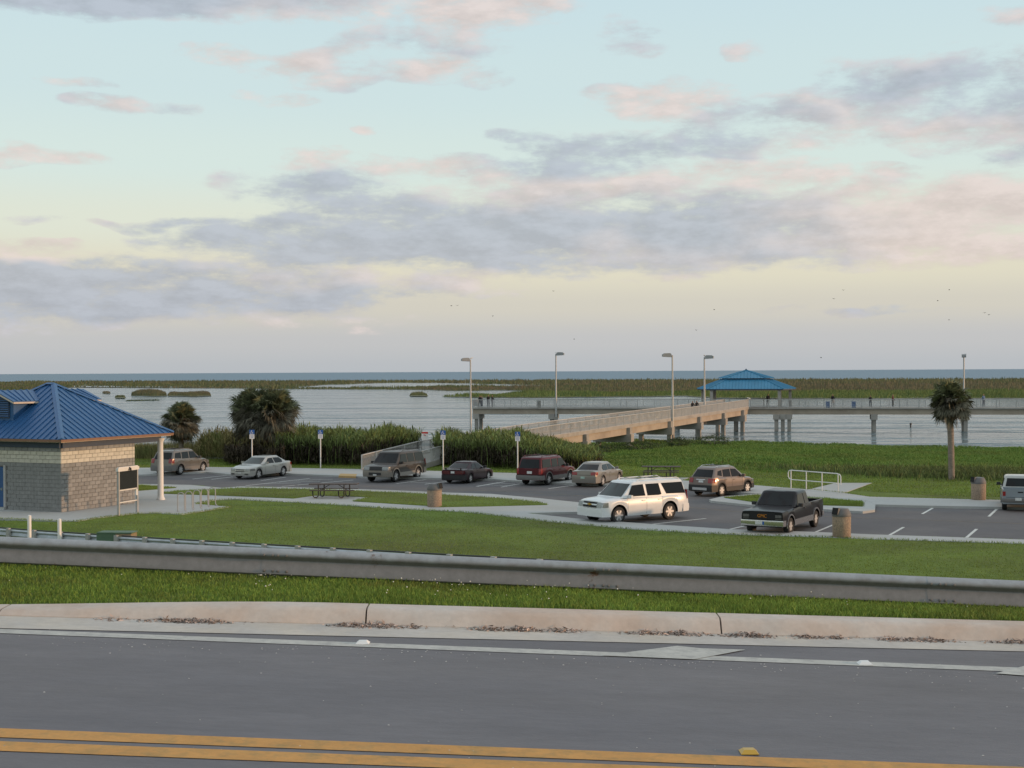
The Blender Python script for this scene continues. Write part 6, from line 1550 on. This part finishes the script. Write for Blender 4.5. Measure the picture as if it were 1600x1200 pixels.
person(on_pier(753, 2.2), R(60), 'person in grey behind the railing at the pier end, facing the group', gry, jean, 'stand', 1.62)
person(on_pier(763, .9), R(200), 'person in black in the middle of the pier end group', blk, jean, 'stand', 1.78)
person(on_pier(769, 1.4), R(250), 'person in black at the landward side of the pier end group', blk, (.2, .2, .21), 'lean', 1.75)
person(on_pier(1200, .8), R(190), 'person in a black top standing under the shelter', blk, blk, 'stand', 1.86)
person(on_pier(1301, .7), R(180), 'person in a black top and pale trousers leaning on the pier railing', blk, (.3, .3, .3), 'lean', 1.80)
person(on_pier(1360, .7), R(175), 'person in a dark cap bending over the railing above a pile', blk, jean, 'rod', 1.62)
person(on_pier(1395, 1.6), R(240), 'person in a dark red shirt on the open pier by the single palm', (.10, .03, .03), blk, 'stand', 1.74)
person(on_pier(1537, 2.0), R(20), 'person in a pale blue shirt beyond the single palm', (.12, .18, .28), jean, 'stand', 1.76)
for x, lb in ((1092, 'person with dark hair in black on the ramp, the one nearer the shore'), (1098.5, 'person in black with a hood on the ramp, the one nearer the shelter')):
    t = ramp_t(x); c = R1.lerp(R2, t) + Vector((d1.y, -d1.x, 0)) * .9; person((c.x, c.y, z1_ + (z2_ - z1_) * t), R(200), lb, blk, jean, 'lean', 1.72)
for x, off, lb in ((1293.5, .6, 'blue cool box on the pier next to the person in pale trousers'), (1334, .6, 'blue cool box on the open pier before the bent-over angler'), (842, .6, 'grey bait cabinet on the pier near the tall lamp post')):
    q = on_pier(x, off); b = thing('cool_box' if 'blue' in lb else 'bait_cabinet', lb, 'box', q, GA); mt = 'cooler_blue' if 'blue' in lb else 'concrete_pile'
    hgt = .8 if 'blue' in lb else .95
    m = MB(); m.box((0, 0, hgt * .43), (.52, .4, hgt * .86)); m.build('body', mt, b); m = MB(); m.box((0, 0, hgt * .93), (.56, .44, hgt * .13)); m.build('lid', mt, b)
# marker post in the water
q = P(1423, 668, WATER); mk_ = thing('channel_marker', 'short black marker post standing in the water behind the pier', 'marker', (q.x, q.y, WATER))
m = MB(); m.tube((0, 0, -2), (0, 0, .42), .12, .10, 8); m.build('post', 'dark_metal', mk_); m = MB(); m.lathe([(.10, .40), (.17, .45), (.17, .60), (.04, .66)], 10); m.build('cap', 'dark_metal', mk_)

# ------------------------------------------------------------------ birds
def bird(p, rz, label, mat, span, sc, perched, group):
    t = thing('bird', label, 'bird', p, rz, group)
    m = MB(); pr = [(-.22, .0), (-.16, .03), (-.06, .06), (.04, .065), (.12, .05), (.17, .045), (.22, .04), (.26, .012)]
    up = .12 if perched else 0
    m.path([(a * sc, 0, (up + a * (.35 if perched else .05)) * sc) for a, _ in pr], [max(b, .006) * sc for _, b in pr], 8); m.build('body', mat, t, smooth=60)
    if perched:
        m = MB(); m.tube((0, .02 * sc, 0), (0, .02 * sc, .1 * sc), .006); m.tube((0, -.02 * sc, 0), (0, -.02 * sc, .1 * sc), .006); m.build('leg', 'bird_dark', t)
    else:
        for s_ in (-1, 1):
            m = MB(); m.extr([(.06 * sc, 0, .02), (.12 * sc, s_ * .45 * span, .16 * sc), (.02 * sc, s_ * span, .10 * sc), (-.04 * sc, s_ * .5 * span, .15 * sc), (-.08 * sc, 0, .02)], (0, 0, .012)); m.build('wing', mat, t)
for i, T in enumerate(TOPS):
    if i == 2: continue
    lb = ['gull perched on the lamp post at the pier end', 'gull perched on the lamp post between pier end and ramp', '', 'gull perched on the slim lamp post before the shelter', 'gull perched on the lamp post behind the single palm'][i]
    bird((T.x + .05, T.y, T.z + .02), R(30 + 70 * i), lb, 'bird_white', .4, 1.25, True, 'perched gulls')
for i, (x, y, Y) in enumerate(((705, 478, 300), (714, 477.5, 300), (770, 494, 320), (1283, 559, 260), (1303, 467, 300), (1318, 453.5, 300), (1465, 470, 300), (1483, 453, 310), (1538, 489, 280), (1545, 492, 285), (1483, 500, 300), (1116, 484, 310), (865, 455, 330), (1088, 516, 300), (897, 530, 320))):
    q = PY(x, y, Y); bird((q.x, q.y, q.z), R(40 + 47 * i), 'small dark bird flying high over the lake', 'bird_dark', .36, .75, False, 'birds over the lake')
q = PY(1170.5, 623.2, 187.5); bird((q.x, q.y, q.z - .1), R(200), 'white gull standing on the railing where the ramp meets the pier', 'bird_white', .4, 1.3, True, 'perched gulls')
